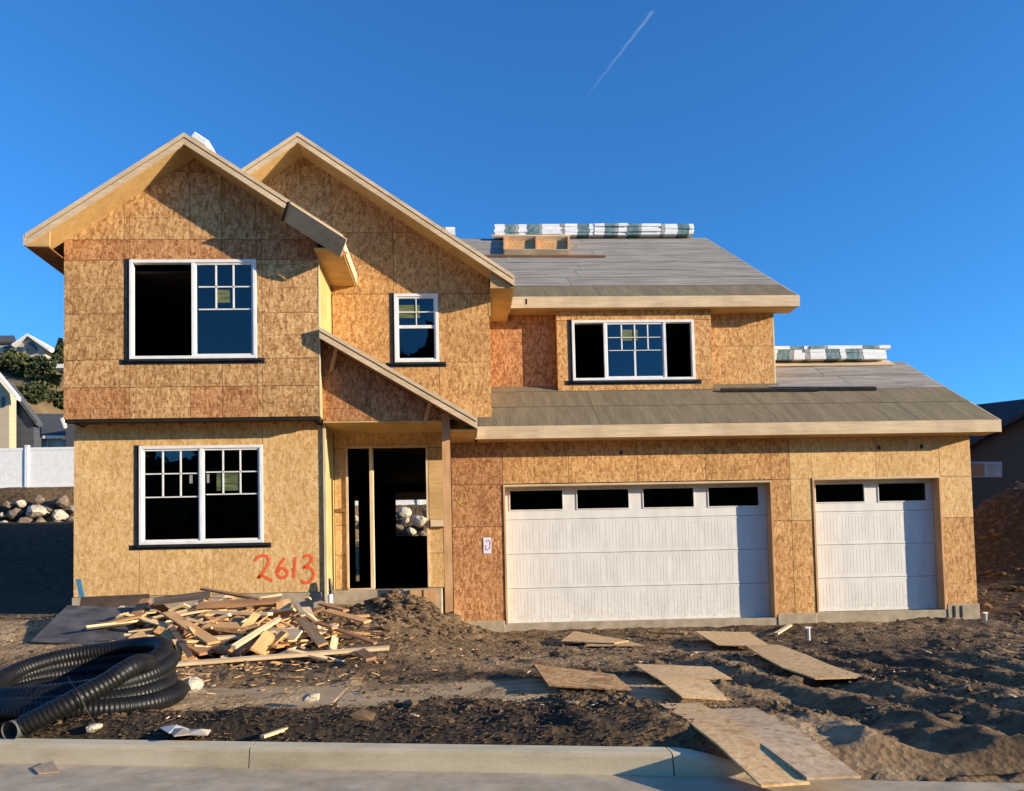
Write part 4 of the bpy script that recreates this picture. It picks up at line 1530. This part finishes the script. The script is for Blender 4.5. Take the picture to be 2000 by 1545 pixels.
# ------------------------------------------------------------------ black corrugated pipe coil
PIPE = m_noise('black_corrugated_plastic', (0.005, 0.005, 0.0055), (0.012, 0.012, 0.012), (5, 5, 5), 0.42, 0.002, 0.2, spec=0.25)
cc = Vector((-3.12, 6.3, -1.04))
coil = thing('pipe_coil', cc, 'coil of black corrugated drain pipe behind the kerb', 'pipe coil')
R_ = 0.074
path = []
turns = 4.25
NN = 640
for i in range(NN):
    f_ = i / (NN - 1)
    a = -0.25 + 2 * math.pi * turns * (1 - f_)
    h = f_
    rad = 0.665 - 0.03 * h + 0.035 * math.sin(2.3 * turns * f_ * 2)
    x = math.cos(a) * rad * 1.0
    y = math.sin(a) * rad * 0.95
    zc_ = 0.08 + 0.25 * h + h * (0.2 * y + 0.1 * x) + 0.012 * math.sin(3 * a)
    path.append(Vector((x + 0.14 * (1 - h) - 0.06, y - 0.16 * (1 - h) + 0.08, zc_)) + cc)
# the loose end leaves the top loop at the right and drops over the front to the left
path += [Vector(p) for p in smooth([tuple(path[-1]), tuple(at(262, 1300, 5.78)), tuple(at(205, 1335, 5.6)), tuple(at(140, 1370, 5.47)), tuple(at(85, 1398, 5.41)), tuple(at(46, 1417, 5.38))], 14)][1:]
step_ = 0.008
pts_f = [path[0]]
cur = path[0].copy()
i = 1
while i < len(path):
    dlt = path[i] - cur
    if dlt.length < step_:
        i += 1
        continue
    cur = cur + dlt.normalized() * step_
    pts_f.append(cur.copy())
rad = [R_ * (1.0 if k % 4 < 2 else 0.94) for k in range(len(pts_f))]
MB().tube(pts_f, rad, 14, cap=False).build('pipe', PIPE, coil, smooth=True)
e = at(30, 1424, 5.36)
ax = (Vector((-0.25, -1, -0.05))).normalized()
MB().tube([e - ax * 0.06, e + ax * 0.05], 0.066, 16, cap=False).build('coupling', m_noise('grey_coupling', (0.05, 0.05, 0.05), (0.11, 0.11, 0.11), (5, 5, 5), 0.4), coil)
tw = [at(132, 1322, 5.62), at(152, 1352, 5.4), at(172, 1392, 5.42), at(192, 1422, 5.42)]
MB().tube(tw, 0.003, 6).build('tie_wire', STEEL, coil)

# ------------------------------------------------------------------ stones
def rock_mesh(seed, sub=2, rough=0.35, flat=0.8):
    r_ = random.Random(seed)
    bm = bmesh.new()
    bmesh.ops.create_icosphere(bm, subdivisions=sub, radius=1)
    pl = [(Vector((r_.gauss(0, 1), r_.gauss(0, 1), r_.gauss(0, 1))).normalized(), r_.uniform(0.55, 0.9)) for _ in range(9)]
    for v in bm.verts:
        n_ = v.co.normalized()
        k = 1.0
        for d, c in pl:
            dd = n_.dot(d)
            if dd > 0.05:
                k = min(k, c / dd)
        v.co = n_ * k * (1 + r_.uniform(-.03, .03))
        v.co.z *= flat
    me = bpy.data.meshes.new('stone')
    bm.to_mesh(me)
    bm.free()
    return me


ROCK_L = m_noise('pale_stone', (0.32, 0.27, 0.2), (0.62, 0.55, 0.45), (3, 3, 3), 0.9, 0.03, 0.6)
ROCK_D = m_noise('brown_stone', (0.1, 0.075, 0.055), (0.24, 0.185, 0.14), (3, 3, 3), 0.9, 0.03, 0.6)


def rock(name, p, r_, mat, label, cat, group, seed, s=(1, 1, 1)):
    me = rock_mesh(seed)
    me.materials.append(mat)
    o = bpy.data.objects.new(name, me)
    COL.objects.link(o)
    o.location = p
    o.scale = (r_ * s[0], r_ * s[1], r_ * s[2])
    o.rotation_euler = (random.uniform(-.3, .3), random.uniform(-.3, .3), random.uniform(0, 6))
    return tag(o, label, cat, group)


rock('stone', on(378, 1338, UPZ, -0.97), 0.09, ROCK_L, 'pale jagged stone against the pipe coil', 'stone', 'loose stones on the verge', 3)
rock('stone', on(607, 1362, UPZ, -0.99), 0.085, ROCK_L, 'smooth whitish stone alone on the edge of the footpath', 'stone', 'loose stones on the verge', 5, (1.15, .8, .7))
rock('stone', on(186, 1421, UPZ, -1.03), 0.075, ROCK_L, 'pale flat stone on the kerb in front of the pipe coil', 'stone', 'loose stones on the verge', 8, (1.3, .8, .7))
rock('stone', on(10, 1312, UPZ, -0.98), 0.055, ROCK_L, 'small pale stone at the left of the pipe coil', 'stone', 'loose stones on the verge', 9)
rock('stone', on(1310, 1470, UPZ, -1.15), 0.03, ROCK_L, 'tiny pale stone by the bright runner', 'stone', 'loose stones on the verge', 19)
# crumpled rubbish by the kerb
tr_ = thing('crumpled_wrapper', on(360, 1426, UPZ, -1.06), 'crumpled white and yellow wrapper with torn cardboard behind the kerb', 'litter')
for (pxs, mcol) in (([(308, 1428), (345, 1422), (372, 1434), (330, 1440)], (0.75, 0.7, 0.6)), ([(335, 1424), (350, 1416), (356, 1426), (342, 1430)], (0.75, 0.5, 0.06)),
                    ([(365, 1434), (412, 1434), (405, 1444), (360, 1443)], (0.66, 0.56, 0.42)), ([(325, 1432), (362, 1430), (378, 1442), (340, 1446)], (0.4, 0.34, 0.26))):
    q3 = [on(x, y - 9, UPZ, -1.035 + 0.012 * random.random()) for x, y in pxs]
    cen = sum(q3, Vector()) / 4 + Vector((0.02, 0, 0.02))
    b = MB()
    vs = q3 + [cen]
    b.add(vs + [v - Vector((0, 0, .006)) for v in vs], [(0, 1, 4), (1, 2, 4), (2, 3, 4), (3, 0, 4), (6, 5, 9), (7, 6, 9), (8, 7, 9), (5, 8, 9), (0, 5, 6, 1), (1, 6, 7, 2), (2, 7, 8, 3), (3, 8, 5, 0)])
    b.build('scrap', m_plain('wrapper_%d' % int(mcol[0] * 100), mcol, 0.6), tr_)
for (x, y, lab) in ((95, 1497, 'torn tan cardboard piece in the gutter at the left'),):
    q3 = [on(x - 32, y + 2, UPZ, -1.19), on(x + 8, y - 12, UPZ, -1.17), on(x + 20, y + 10, UPZ, -1.19), on(x - 20, y + 14, UPZ, -1.192)]
    b = MB()
    b.slab(q3, 0.005)
    tag(b.build('cardboard_scrap', m_plain('cardboard', (0.45, 0.32, 0.2), 0.8)), lab, 'litter')

# ------------------------------------------------------------------ clods, chips and mulch
def scatter(name, n, place, size, mat, seed, squash=0.7, sub=1):
    r_ = np.random.default_rng(seed)
    bases = []
    for k in range(6):
        me0 = rock_mesh(seed * 10 + k, sub)
        co = np.array([v.co[:] for v in me0.vertices])
        fa_ = np.array([p.vertices[:] for p in me0.polygons])
        bases.append((co, fa_))
        bpy.data.meshes.remove(me0)
    V, F, off = [], [], 0
    P = place(r_, n)
    for i in range(len(P)):
        co, fa_ = bases[i % 6]
        s = size(r_, P[i])
        a = r_.uniform(0, 6.28)
        c_, s_ = math.cos(a), math.sin(a)
        sc = np.array([s * r_.uniform(.7, 1.3), s * r_.uniform(.7, 1.3), s * squash])
        q_ = co * sc
        q_ = np.stack([q_[:, 0] * c_ - q_[:, 1] * s_, q_[:, 0] * s_ + q_[:, 1] * c_, q_[:, 2]], -1) + P[i]
        V.append(q_)
        F.append(fa_ + off)
        off += len(co)
    V, F = np.concatenate(V), np.concatenate(F)
    me = bpy.data.meshes.new(name)
    me.from_pydata(V.tolist(), [], F.tolist())
    me.materials.append(mat)
    o = bpy.data.objects.new(name, me)
    COL.objects.link(o)
    return tag(o, kind='stuff')


def place_lot(r_, n):
    # even in screen terms: more of them near
    Y = 5.2 + 8.6 * r_.random(n) ** 1.3
    X = r_.uniform(-0.66, 0.78, n) * Y
    keep = (fbm(X, Y, 0.8, 3) + 0.35 * r_.random(n) > 0.0) & ((Y < 5.7) | (Y > 7.5) | (X > 1.8) | (r_.random(n) < .15)) & (Y - kerb_y(X) > 0.35)
    keep &= ~((Y > 12.9) & (X < -2.3))
    X, Y = X[keep], Y[keep]
    return np.stack([X, Y, terrain(X, Y) + 0.004], -1)


CLOD = m_noise('soil_clods', (0.06, 0.038, 0.02), (0.19, 0.122, 0.066), (4, 4, 4), 0.95, 0.01, 0.5, rand=False)
scatter('dirt_clods', 7000, place_lot, lambda r_, p: min(0.1, 0.01 + r_.exponential(0.012)), CLOD, 21)


def place_mound(r_, n):
    X = r_.normal(-0.85, 0.5, n)
    Y = r_.normal(11.9, 0.55, n)
    k = Y < 13.2
    X, Y = X[k], Y[k]
    return np.stack([X, Y, terrain(X, Y) + 0.01], -1)


scatter('dirt_clods', 700, place_mound, lambda r_, p: 0.02 + r_.exponential(0.03), CLOD, 22)


def place_back(r_, n):
    X = r_.uniform(10.2, 18, n)
    Y = r_.uniform(12, 23, n)
    return np.stack([X, Y, terrain(X, Y) + 0.01], -1)


scatter('dirt_clods', 1500, place_back, lambda r_, p: 0.03 + r_.exponential(0.04), CLOD, 24)


def chips(name, n, place, mat, seed, lmin, lmax, w):
    r_ = np.random.default_rng(seed)
    P = place(r_, n)
    b = MB()
    for p in P:
        a = r_.uniform(0, 6.28)
        ln = r_.uniform(lmin, lmax)
        d = Vector((math.cos(a), math.sin(a), r_.uniform(-.3, .3))) * ln / 2
        p = Vector(p) + Vector((0, 0, .012))
        b.bar(p - d, p + d, Vector((-math.sin(a), math.cos(a), 0)) * w * r_.uniform(.5, 1.5), (0, 0, 0.006))
    o = b.build(name, mat)
    return tag(o, kind='stuff')


def place_verge(r_, n):
    X = r_.uniform(-4.2, 2.0, n)
    Y = kerb_y(X) + r_.uniform(0.2, 1.35, n)
    k = Y < 5.95
    X, Y = X[k], Y[k]
    return np.stack([X, Y, terrain(X, Y)], -1)


chips('mulch', 3000, place_verge, m_noise('bark_mulch', (0.05, 0.03, 0.018), (0.14, 0.09, 0.052), (3, 3, 3), 0.95, rand=False), 31, .01, .04, .007)
chips('wood_chips', 260, place_lot, SW['pale'], 32, .02, .09, .02)


def place_heap(r_, n):
    X = r_.normal(-2.6, 0.9, n)
    Y = r_.normal(9.6, 1.1, n)
    return np.stack([X, Y, terrain(X, Y)], -1)


chips('wood_chips', 350, place_heap, SW['orange'], 33, .03, .14, .03)

# ------------------------------------------------------------------ behind: boulders, fence, neighbours, hill
zb2 = lambda x, y: (x / 2.665, 600 + y / 2.665)
BG = 'boulders of the retaining bank below the white fence'
bl = [(110, 1022, 25, 1), (84, 1078, 36, 0), (196, 1064, 54, 1), (206, 1004, 26, 0), (322, 1086, 42, 1), (318, 1012, 42, 0), (12, 1086, 20, 1), (20, 1136, 28, 1),
      (216, 1118, 30, 0), (130, 1124, 36, 0), (372, 1118, 30, 0), (40, 1030, 26, 0), (262, 1040, 24, 0), (160, 1150, 34, 0), (300, 1140, 36, 0), (390, 1050, 26, 1), (60, 1155, 28, 0)]
desc = {0: 'pale boulder with a flat top below the fence post', 2: 'biggest pale boulder in the bank, left of the house', 4: 'pale low boulder nearest the house corner in the bank',
        1: 'squarish brown boulder left of the biggest pale boulder', 5: 'brown block right of and above the biggest pale boulder', 7: 'pale flat boulder at the left edge of the bank, lowest there'}
for i, (x, y, r_, lt) in enumerate(bl):
    p = at(*zb2(x, y), 32.4 - 0.25 * (y > 1100))
    rock('boulder', p, r_ / 2.665 / 1471 * 32.4 * 1.18, ROCK_L if lt else ROCK_D, desc.get(i, ('brown' if not lt else 'small pale') + ' boulder wedged in the %s of the bank, %s' % ('upper row' if y < 1050 else 'middle row' if y < 1110 else 'bottom row', 'at the far left' if x < 100 else 'below the fence post' if x < 180 else 'midway to the house' if x < 280 else 'near the house corner')),
         'boulder', BG, 40 + i, (1.1, .9, 1))
for i, (x, y, r_, lt) in enumerate([(790, 1001, 14, 1), (792, 1018, 10, 1), (818, 1017, 17, 1), (805, 1037, 10, 1), (780, 1030, 9, 0), (835, 1001, 12, 0), (845, 1022, 14, 1), (775, 1008, 9, 0), (825, 1042, 9, 0), (697, 1015, 10, 1), (698, 1060, 9, 1)]):
    p = at(x, y, 32.2)
    rock('boulder', p, r_ / 1471 * 32.2 * 1.1, ROCK_L if lt else ROCK_D, ('pale' if lt else 'brown') + ' boulder seen through the open %s, %s' % ('sidelight' if x < 720 else 'front door', ('upper ' if y < 1012 else 'lower ') + ('left' if x < 800 else 'right')), 'boulder', BG, 70 + i)

fence = thing('vinyl_fence', (-12, 34, 3.0), 'white vinyl privacy fence on the bank left of the house', 'fence')
xs_f = [-26.6 + 2.46 * k for k in range(12)]
x_post = at(53, 920, 34).x
sh = x_post - min(xs_f, key=lambda v: abs(v - x_post))
for k, X in enumerate(xs_f):
    X += sh
    zb = float(terrain(np.array([X + 1.2]), np.array([34.0]))[0]) - 0.02
    hgt = 1.85
    p = MB().box(X - .07, X + .07, 33.93, 34.07, zb - 0.6, zb + hgt + 0.06).build('post', VINYL, fence)
    MB().box(X - .085, X + .085, 33.915, 34.085, zb + hgt + .06, zb + hgt + .1).build('post_cap', VINYL, p)
    if k < len(xs_f) - 1:
        x0, x1 = X + .07, X + 2.39
        rl = MB().box(x0, x1, 33.97, 34.03, zb + .02, zb + .16).build('rail', VINYL, fence)
        MB().box(x0, x1, 33.97, 34.03, zb + hgt - .12, zb + hgt).build('rail', VINYL, fence)
        n_ = 13
        for j in range(n_):
            a = x0 + (x1 - x0) * j / n_
            MB().box(a + .002, a + (x1 - x0) / n_ - .002, 33.985, 34.015, zb + .16, zb + hgt - .12).build('picket', VINYL, fence)

SID_D = m_noise('dark_grey_siding', (0.05, 0.055, 0.065), (0.075, 0.08, 0.092), (0.4, 0.4, 9), 0.7)
SID_B = m_noise('beige_siding', (0.42, 0.34, 0.22), (0.5, 0.41, 0.28), (0.4, 0.4, 9), 0.7)
ROOF_G = m_noise('grey_shingles', (0.05, 0.05, 0.055), (0.1, 0.1, 0.105), (2, 9, 9), 0.9)
TRIM = m_plain('trim_white', (0.7, 0.68, 0.64), 0.6)
GLS2 = m_noise('curtained_glass', (0.16, 0.2, 0.2), (0.4, 0.45, 0.44), (1.5, 1, 1), 0.2)
DKGL = m_noise('dark_glass', (0.02, 0.025, 0.03), (0.05, 0.06, 0.07), (1, 1, 1), 0.15, spec=0.6)


def pxpoly(pts, Y):
    return [(v.x, v.z) for v in (at(x, y, Y) for x, y in pts)]


# far left gabled house
n1_ = thing('neighbour_house', at(20, 885, 46), 'beige and dark grey gabled house at the left edge behind the fence', 'house')
MB().pxz(pxpoly([(-160, 900), (18, 900), (18, 768), (-10, 735), (-75, 655), (-160, 760)], 45.0), 45, 45.7).build('wall', SID_B, n1_)
MB().pxz(pxpoly([(18, 900), (66, 900), (66, 828), (18, 760)], 46.0), 46.0, 46.8).build('wall', SID_D, n1_)
rf = MB().pxz(pxpoly([(-75, 650), (-75, 642), (33, 774), (33, 781)], 44.5), 44.5, 44.9).build('roof', TRIM, n1_)
MB().pxz(pxpoly([(10, 747), (12, 741), (72, 823), (70, 830)], 45.75), 45.75, 46.4).build('roof', ROOF_G, n1_)
MB().pxz(pxpoly([(3, 775), (9, 775), (9, 795), (3, 795)], 44.95), 44.93, 44.99).build('window', DKGL, n1_)
# low house with a grey roof
n2_ = thing('neighbour_house', at(95, 885, 48), 'low house with grey shingle roof and white windows behind the fence', 'house')
p0, p1_, p2_, p3_ = at(58, 851, 47), at(150, 848, 47), at(150, 808, 51), at(62, 808, 51)
b = MB()
b.slab([p0, p1_, p2_, p3_], 0.15)
b.build('roof', ROOF_G, n2_)
MB().pxz(pxpoly([(62, 851), (128, 851), (128, 856), (62, 857)], 46.95), 46.9, 47.0).build('fascia', TRIM, n2_)
MB().pxz(pxpoly([(62, 858), (150, 858), (150, 905), (62, 905)], 47.4), 47.4, 54).build('wall', SID_D, n2_)
for (x0, x1, mt) in ((68, 79, DKGL), (82, 91, GLS2), (94, 127, GLS2)):
    w_ = MB().pxz(pxpoly([(x0 - 1.5, 859), (x1 + 1.5, 859), (x1 + 1.5, 892), (x0 - 1.5, 892)], 47.33), 47.3, 47.39).build('window', TRIM, n2_)
    MB().pxz(pxpoly([(x0, 860), (x1, 860), (x1, 891), (x0, 891)], 47.28), 47.27, 47.295).build('pane', mt, w_)
MB().pxz(pxpoly([(128, 826), (160, 826), (160, 905), (128, 905)], 46.3), 46.3, 53).build('wall', SID_D, n2_)
MB().pxz(pxpoly([(118, 818), (123, 815), (128, 833), (125, 836)], 46.0), 45.98, 46.2).build('gutter_elbow', TRIM, n2_)

# hill
hx = np.concatenate([np.linspace(-420, -130, 25), np.linspace(-125, -42, 90)])
hy = np.linspace(52, 210, 70)
HX, HY = np.meshgrid(hx, hy)


def hillz(X, Y):
    crest = 35.0 - 0.16 * (X + 74) * (X > -74) + 0.05 * (-74 - X) * (X < -74)
    base = 8.2
    u_ = np.clip((Y - 55) / (118 - 55), 0, 1)
    z = base + (crest - base) * u_ ** 1.15 + 0.02 * np.clip(Y - 118, 0, 100)
    z = z + 0.5 * fbm(X, Y, 0.12, 4) * sst(55, 70, Y)
    z = z + 0.5 * (sst(92, 94, Y) - sst(94, 99, Y))
    return z - 34 * sst(-58, -44, X) - 10 * sst(54, 52, Y)


HZ = hillz(HX, HY)
vs = np.stack([HX, HY, HZ], -1).reshape(-1, 3).tolist()
nn_, mm_ = len(hx), len(hy)
fs = [(j * nn_ + i, j * nn_ + i + 1, (j + 1) * nn_ + i + 1, (j + 1) * nn_ + i) for j in range(mm_ - 1) for i in range(nn_ - 1)]
b = MB()
b.add(vs, fs)
tag(b.build('hill', m_noise('dry_grass', (0.06, 0.04, 0.022), (0.17, 0.115, 0.06), (0.25, 0.25, 0.25), 0.95, 0.3, 0.6, 9, rand=False), smooth=True), kind='structure')

LEAF_D = m_noise('leaf_dark', (0.025, 0.035, 0.012), (0.07, 0.08, 0.03), (2, 2, 2), 0.8)
LEAF_Y = m_noise('leaf_olive', (0.07, 0.07, 0.022), (0.15, 0.135, 0.045), (2, 2, 2), 0.8)
BARK = m_noise('bark', (0.05, 0.035, 0.025), (0.1, 0.075, 0.05), (5, 5, 5), 0.95)


def tree(name, p, h, r_, leaf, n, label, cat, group, conifer=False, lf=0.35, stem=0.3):
    t_ = thing(name, p, label, cat, group)
    rr_ = random.Random(int(p.x * 31 + p.y * 7))
    MB().tube([p - Vector((0, 0, .3)), p + Vector((rr_.uniform(-.1, .1) * h * .3, 0, h * (0.9 if conifer else .55)))], [r_ * .07, r_ * .02], 7).build('trunk', BARK, t_)
    b = MB()
    lobes = [(Vector((rr_.gauss(0, .42) * r_, rr_.gauss(0, .42) * r_, h * rr_.uniform(stem, .85))), r_ * rr_.uniform(.3, .55)) for _ in range(9)]
    for i in range(n):
        if conifer:
            u_ = rr_.random() ** 0.7
            rad = r_ * (1 - u_) * rr_.uniform(.5, 1.05) + .05
            a = rr_.uniform(0, 6.28)
            c = Vector((math.cos(a) * rad, math.sin(a) * rad, h * (.12 + .88 * u_)))
        else:
            lc, lr = lobes[i % 9]
            d = Vector((rr_.gauss(0, 1), rr_.gauss(0, 1), rr_.gauss(0, 1))).normalized()
            c = lc + d * lr * rr_.uniform(.55, 1.1)
            c.z = max(c.z, .05 * h)
        s_ = lf * rr_.uniform(.5, 1.2)
        u1 = Vector((rr_.gauss(0, 1), rr_.gauss(0, 1), rr_.gauss(0, .7))).normalized() * s_
        u2 = u1.cross(Vector((rr_.gauss(0, 1), rr_.gauss(0, 1), rr_.gauss(0, 1)))).normalized() * s_ * .6
        c = c + p
        b.add([c - u1, c + u2, c + u1, c - u2], [(0, 1, 2, 3)])
    me_ = b.build('crown', leaf, t_)
    return t_


SG = 'shrubs along the hill crest'


def hpt(x, Y):
    X = at(x, 700, Y).x
    return Vector((X, Y, float(hillz(np.array([X]), np.array([Y]))[0])))


for i, (x, Y, h_, r_, lf) in enumerate([(-15, 113, 5.5, 3.2, 1), (6, 111, 5.8, 3.0, 1), (20, 110, 5.0, 2.8, 0), (34, 112, 5.6, 3.0, 1), (48, 110, 6.0, 3.0, 0), (62, 109, 5.6, 2.8, 1),
                                        (76, 110, 5.8, 3.0, 0), (90, 108, 5.6, 2.8, 0), (103, 107, 5.0, 2.8, 1), (117, 106, 4.6, 2.8, 0), (130, 107, 5, 2.8, 0)]):
    tree('shrub', hpt(x, Y), h_ * 0.42, r_ * 0.7, LEAF_Y if lf else LEAF_D, 900, ['dark green', 'olive'][lf] + ' bushy shrub on the hill crest, ' + ['left of the hilltop house', 'below the left wing of the hilltop house', 'below the gable of the hilltop house', 'right of the hilltop house'][0 if x < 0 else 1 if x < 30 else 2 if x < 90 else 3], 'shrub', SG, stem=.1)
for i, (x, Y) in enumerate([(52, 100), (66, 101), (80, 99), (95, 100), (110, 98), (125, 99)]):
    tree('shrub', hpt(x, Y), 2.0, 2.2, LEAF_D, 500, 'low dark shrub along the hillside track, ' + ('above the grey roof of the low house' if x < 90 else 'next to the timber house wall'), 'shrub', 'low shrubs along the hillside track', lf=.3, stem=.1)
tree('pine_tree', hpt(118, 118), 4.2, 1.3, LEAF_D, 900, 'dark pine on the hill crest just left of the house', 'tree', None, True)

# hilltop house
hh1 = thing('hilltop_house', at(40, 690, 124), 'pale gabled house on top of the hill at the far left', 'house')
HW = m_plain('hilltop_wall', (0.42, 0.38, 0.32), 0.7)
MB().pxz(pxpoly([(30, 712), (88, 712), (88, 682), (72, 668), (52, 658), (30, 672)], 124), 124, 132).build('wall', HW, hh1)
MB().pxz(pxpoly([(-60, 712), (30, 712), (30, 668), (-60, 668)], 126), 126, 134).build('wall', HW, hh1)
MB().pxz(pxpoly([(24, 676), (22, 672), (53, 651), (53, 656)], 123.3), 123.3, 132).build('roof', TRIM, hh1)
MB().pxz(pxpoly([(53, 656), (53, 651), (98, 681), (96, 686)], 123.3), 123.3, 132).build('roof', TRIM, hh1)
b = MB()
b.slab([at(-60, 669, 125.5), at(32, 667, 125.5), at(28, 655, 130), at(-60, 656, 130)], .3)
b.build('roof', ROOF_G, hh1)
MB().pxz(pxpoly([(52, 694), (72, 690), (72, 678), (62, 667), (52, 672)], 123.9), 123.8, 123.98).build('window', DKGL, hh1)
MB().pxz(pxpoly([(8, 690), (22, 690), (22, 676), (8, 676)], 125.9), 125.8, 125.98).build('window', DKGL, hh1)
MB().pxz(pxpoly([(34, 690), (46, 690), (46, 678), (34, 678)], 123.9), 123.8, 123.98).build('window', DKGL, hh1)
sh_ = thing('hillside_shed', at(118, 722, 104), 'small white roofed shed on the hillside beside the house corner', 'shed')
MB().pxz(pxpoly([(112, 725), (140, 725), (140, 719), (112, 719)], 104), 104, 107).build('wall', SID_D, sh_)
MB().pxz(pxpoly([(109, 719), (142, 718), (142, 711), (112, 711)], 103.8), 103.8, 107.2).build('roof', TRIM, sh_)

# right neighbour
n3_ = thing('neighbour_house', at(1960, 1000, 30), 'charcoal gabled house behind the spoil heap at the right edge', 'house')
CHAR = m_noise('charcoal_siding', (0.075, 0.058, 0.043), (0.09, 0.07, 0.052), (0.3, 0.3, 8), 0.8)
CHR = m_noise('charcoal_shingles', (0.03, 0.03, 0.033), (0.06, 0.06, 0.062), (2, 9, 9), 0.9)
NV = Vector((-0.8, -0.6, 0))
NC = at(1900, 900, 30).dot(NV)


def turned(px, off, t):
    """prism on the neighbour's turned wall plane, off metres proud of it, t thick"""
    k = len(px)
    f = [on(x, y, NV, NC + off) for x, y in px]
    vs = f + [v - NV * t for v in f]
    b = MB()
    b.add(vs, [tuple(range(k)), tuple(range(2 * k - 1, k - 1, -1))] + [(i, i + k, (i + 1) % k + k, (i + 1) % k) for i in range(k)])
    return b


turned([(1840, 1090), (2160, 1090), (2160, 735), (2080, 768), (1850, 893)], 0, 0.4).build('wall', CHAR, n3_)
turned([(1838, 902), (1838, 893), (2080, 757), (2080, 766)], 0.5, 0.5).build('roof', CHR, n3_)
b = MB()
b.slab([at(1838, 893, 32.5), at(2080, 762, 28), at(2200, 790, 37), at(1800, 797, 40)], .2)
b.build('roof', CHR, n3_)
w_ = turned([(1893, 902), (1957, 902), (1957, 932), (1893, 932)], 0.04, 0.035).build('window', m_plain('aged_trim', (0.4, 0.42, 0.43), 0.6), n3_)
for (x0, x1) in ((1896, 1922), (1928, 1953)):
    turned([(x0, 905), (x1, 905), (x1, 930), (x0, 930)], 0.06, 0.015).build('pane', DKGL if x0 < 1900 else GLS2, w_)

# dark trees across the street, seen only as reflections in the windows
b = MB()
r_ = np.random.default_rng(77)
for X0 in range(-46, 50, 5):
    hh = 12.0 + 2.5 * math.sin(X0 * 0.37) + r_.uniform(-1, 1.5) + (9 if -7 < X0 < 3 else 0)
    for k in range(1500):
        d = r_.normal(0, 1, 3)
        d /= np.linalg.norm(d)
        d *= r_.uniform(.3, 1) ** .4
        c = Vector((X0 + d[0] * 4.0, -30 + d[1] * 3.2, -1 + hh * (0.5 + 0.5 * d[2])))
        u1 = Vector(r_.normal(0, 1, 3)).normalized() * r_.uniform(.5, 1.0)
        u2 = u1.cross(Vector(r_.normal(0, 1, 3))).normalized() * r_.uniform(.4, .8)
        b.add([c - u1, c + u2, c + u1, c - u2], [(0, 1, 2, 3)])
tag(b.build('treeline', LEAF_D), kind='stuff')

# ------------------------------------------------------------------ contrail far up
mc = bpy.data.materials.new('contrail_ice')
N, L = nodes(mc)
an = N.new('ShaderNodeAttribute')
an.attribute_name = 'cover'
lw = N.new('ShaderNodeLayerWeight')
lw.inputs[0].default_value = 0.5
iv = N.new('ShaderNodeMath')
iv.operation = 'SUBTRACT'
iv.inputs[0].default_value = 1
L.new(lw.outputs['Facing'], iv.inputs[1])
ml = N.new('ShaderNodeMath')
ml.operation = 'MULTIPLY'
L.new(iv.outputs[0], ml.inputs[0])
L.new(an.outputs['Fac'], ml.inputs[1])
tr = N.new('ShaderNodeBsdfTransparent')
df = N.new('ShaderNodeBsdfDiffuse')
df.inputs[0].default_value = (0.8, 0.8, 0.8, 1)
mx = N.new('ShaderNodeMixShader')
L.new(ml.outputs[0], mx.inputs[0])
L.new(tr.outputs[0], mx.inputs[1])
L.new(df.outputs[0], mx.inputs[2])
ou = N.new('ShaderNodeOutputMaterial')
L.new(mx.outputs[0], ou.inputs[0])
b = MB()
p, q_ = at(1275, 22, 3000), at(1140, 196, 3000)
K = 40
b.tube([p.lerp(q_, k / K) + Vector((0, 0, 2.0 * math.sin(k * 0.9))) for k in range(K + 1)], [8 - 4 * k / K + 0.6 * math.sin(k * 1.3) for k in range(K + 1)], 16, cap=False)
ct = b.build('contrail', mc, None, smooth=True)
a = ct.data.attributes.new('cover', 'FLOAT', 'POINT')
a.data.foreach_set('value', [0.07 * (1 - (i // 16) / K) ** 0.7 for i in range(len(ct.data.vertices))])
tag(ct, 'thin white contrail fading down across the blue sky', 'contrail')
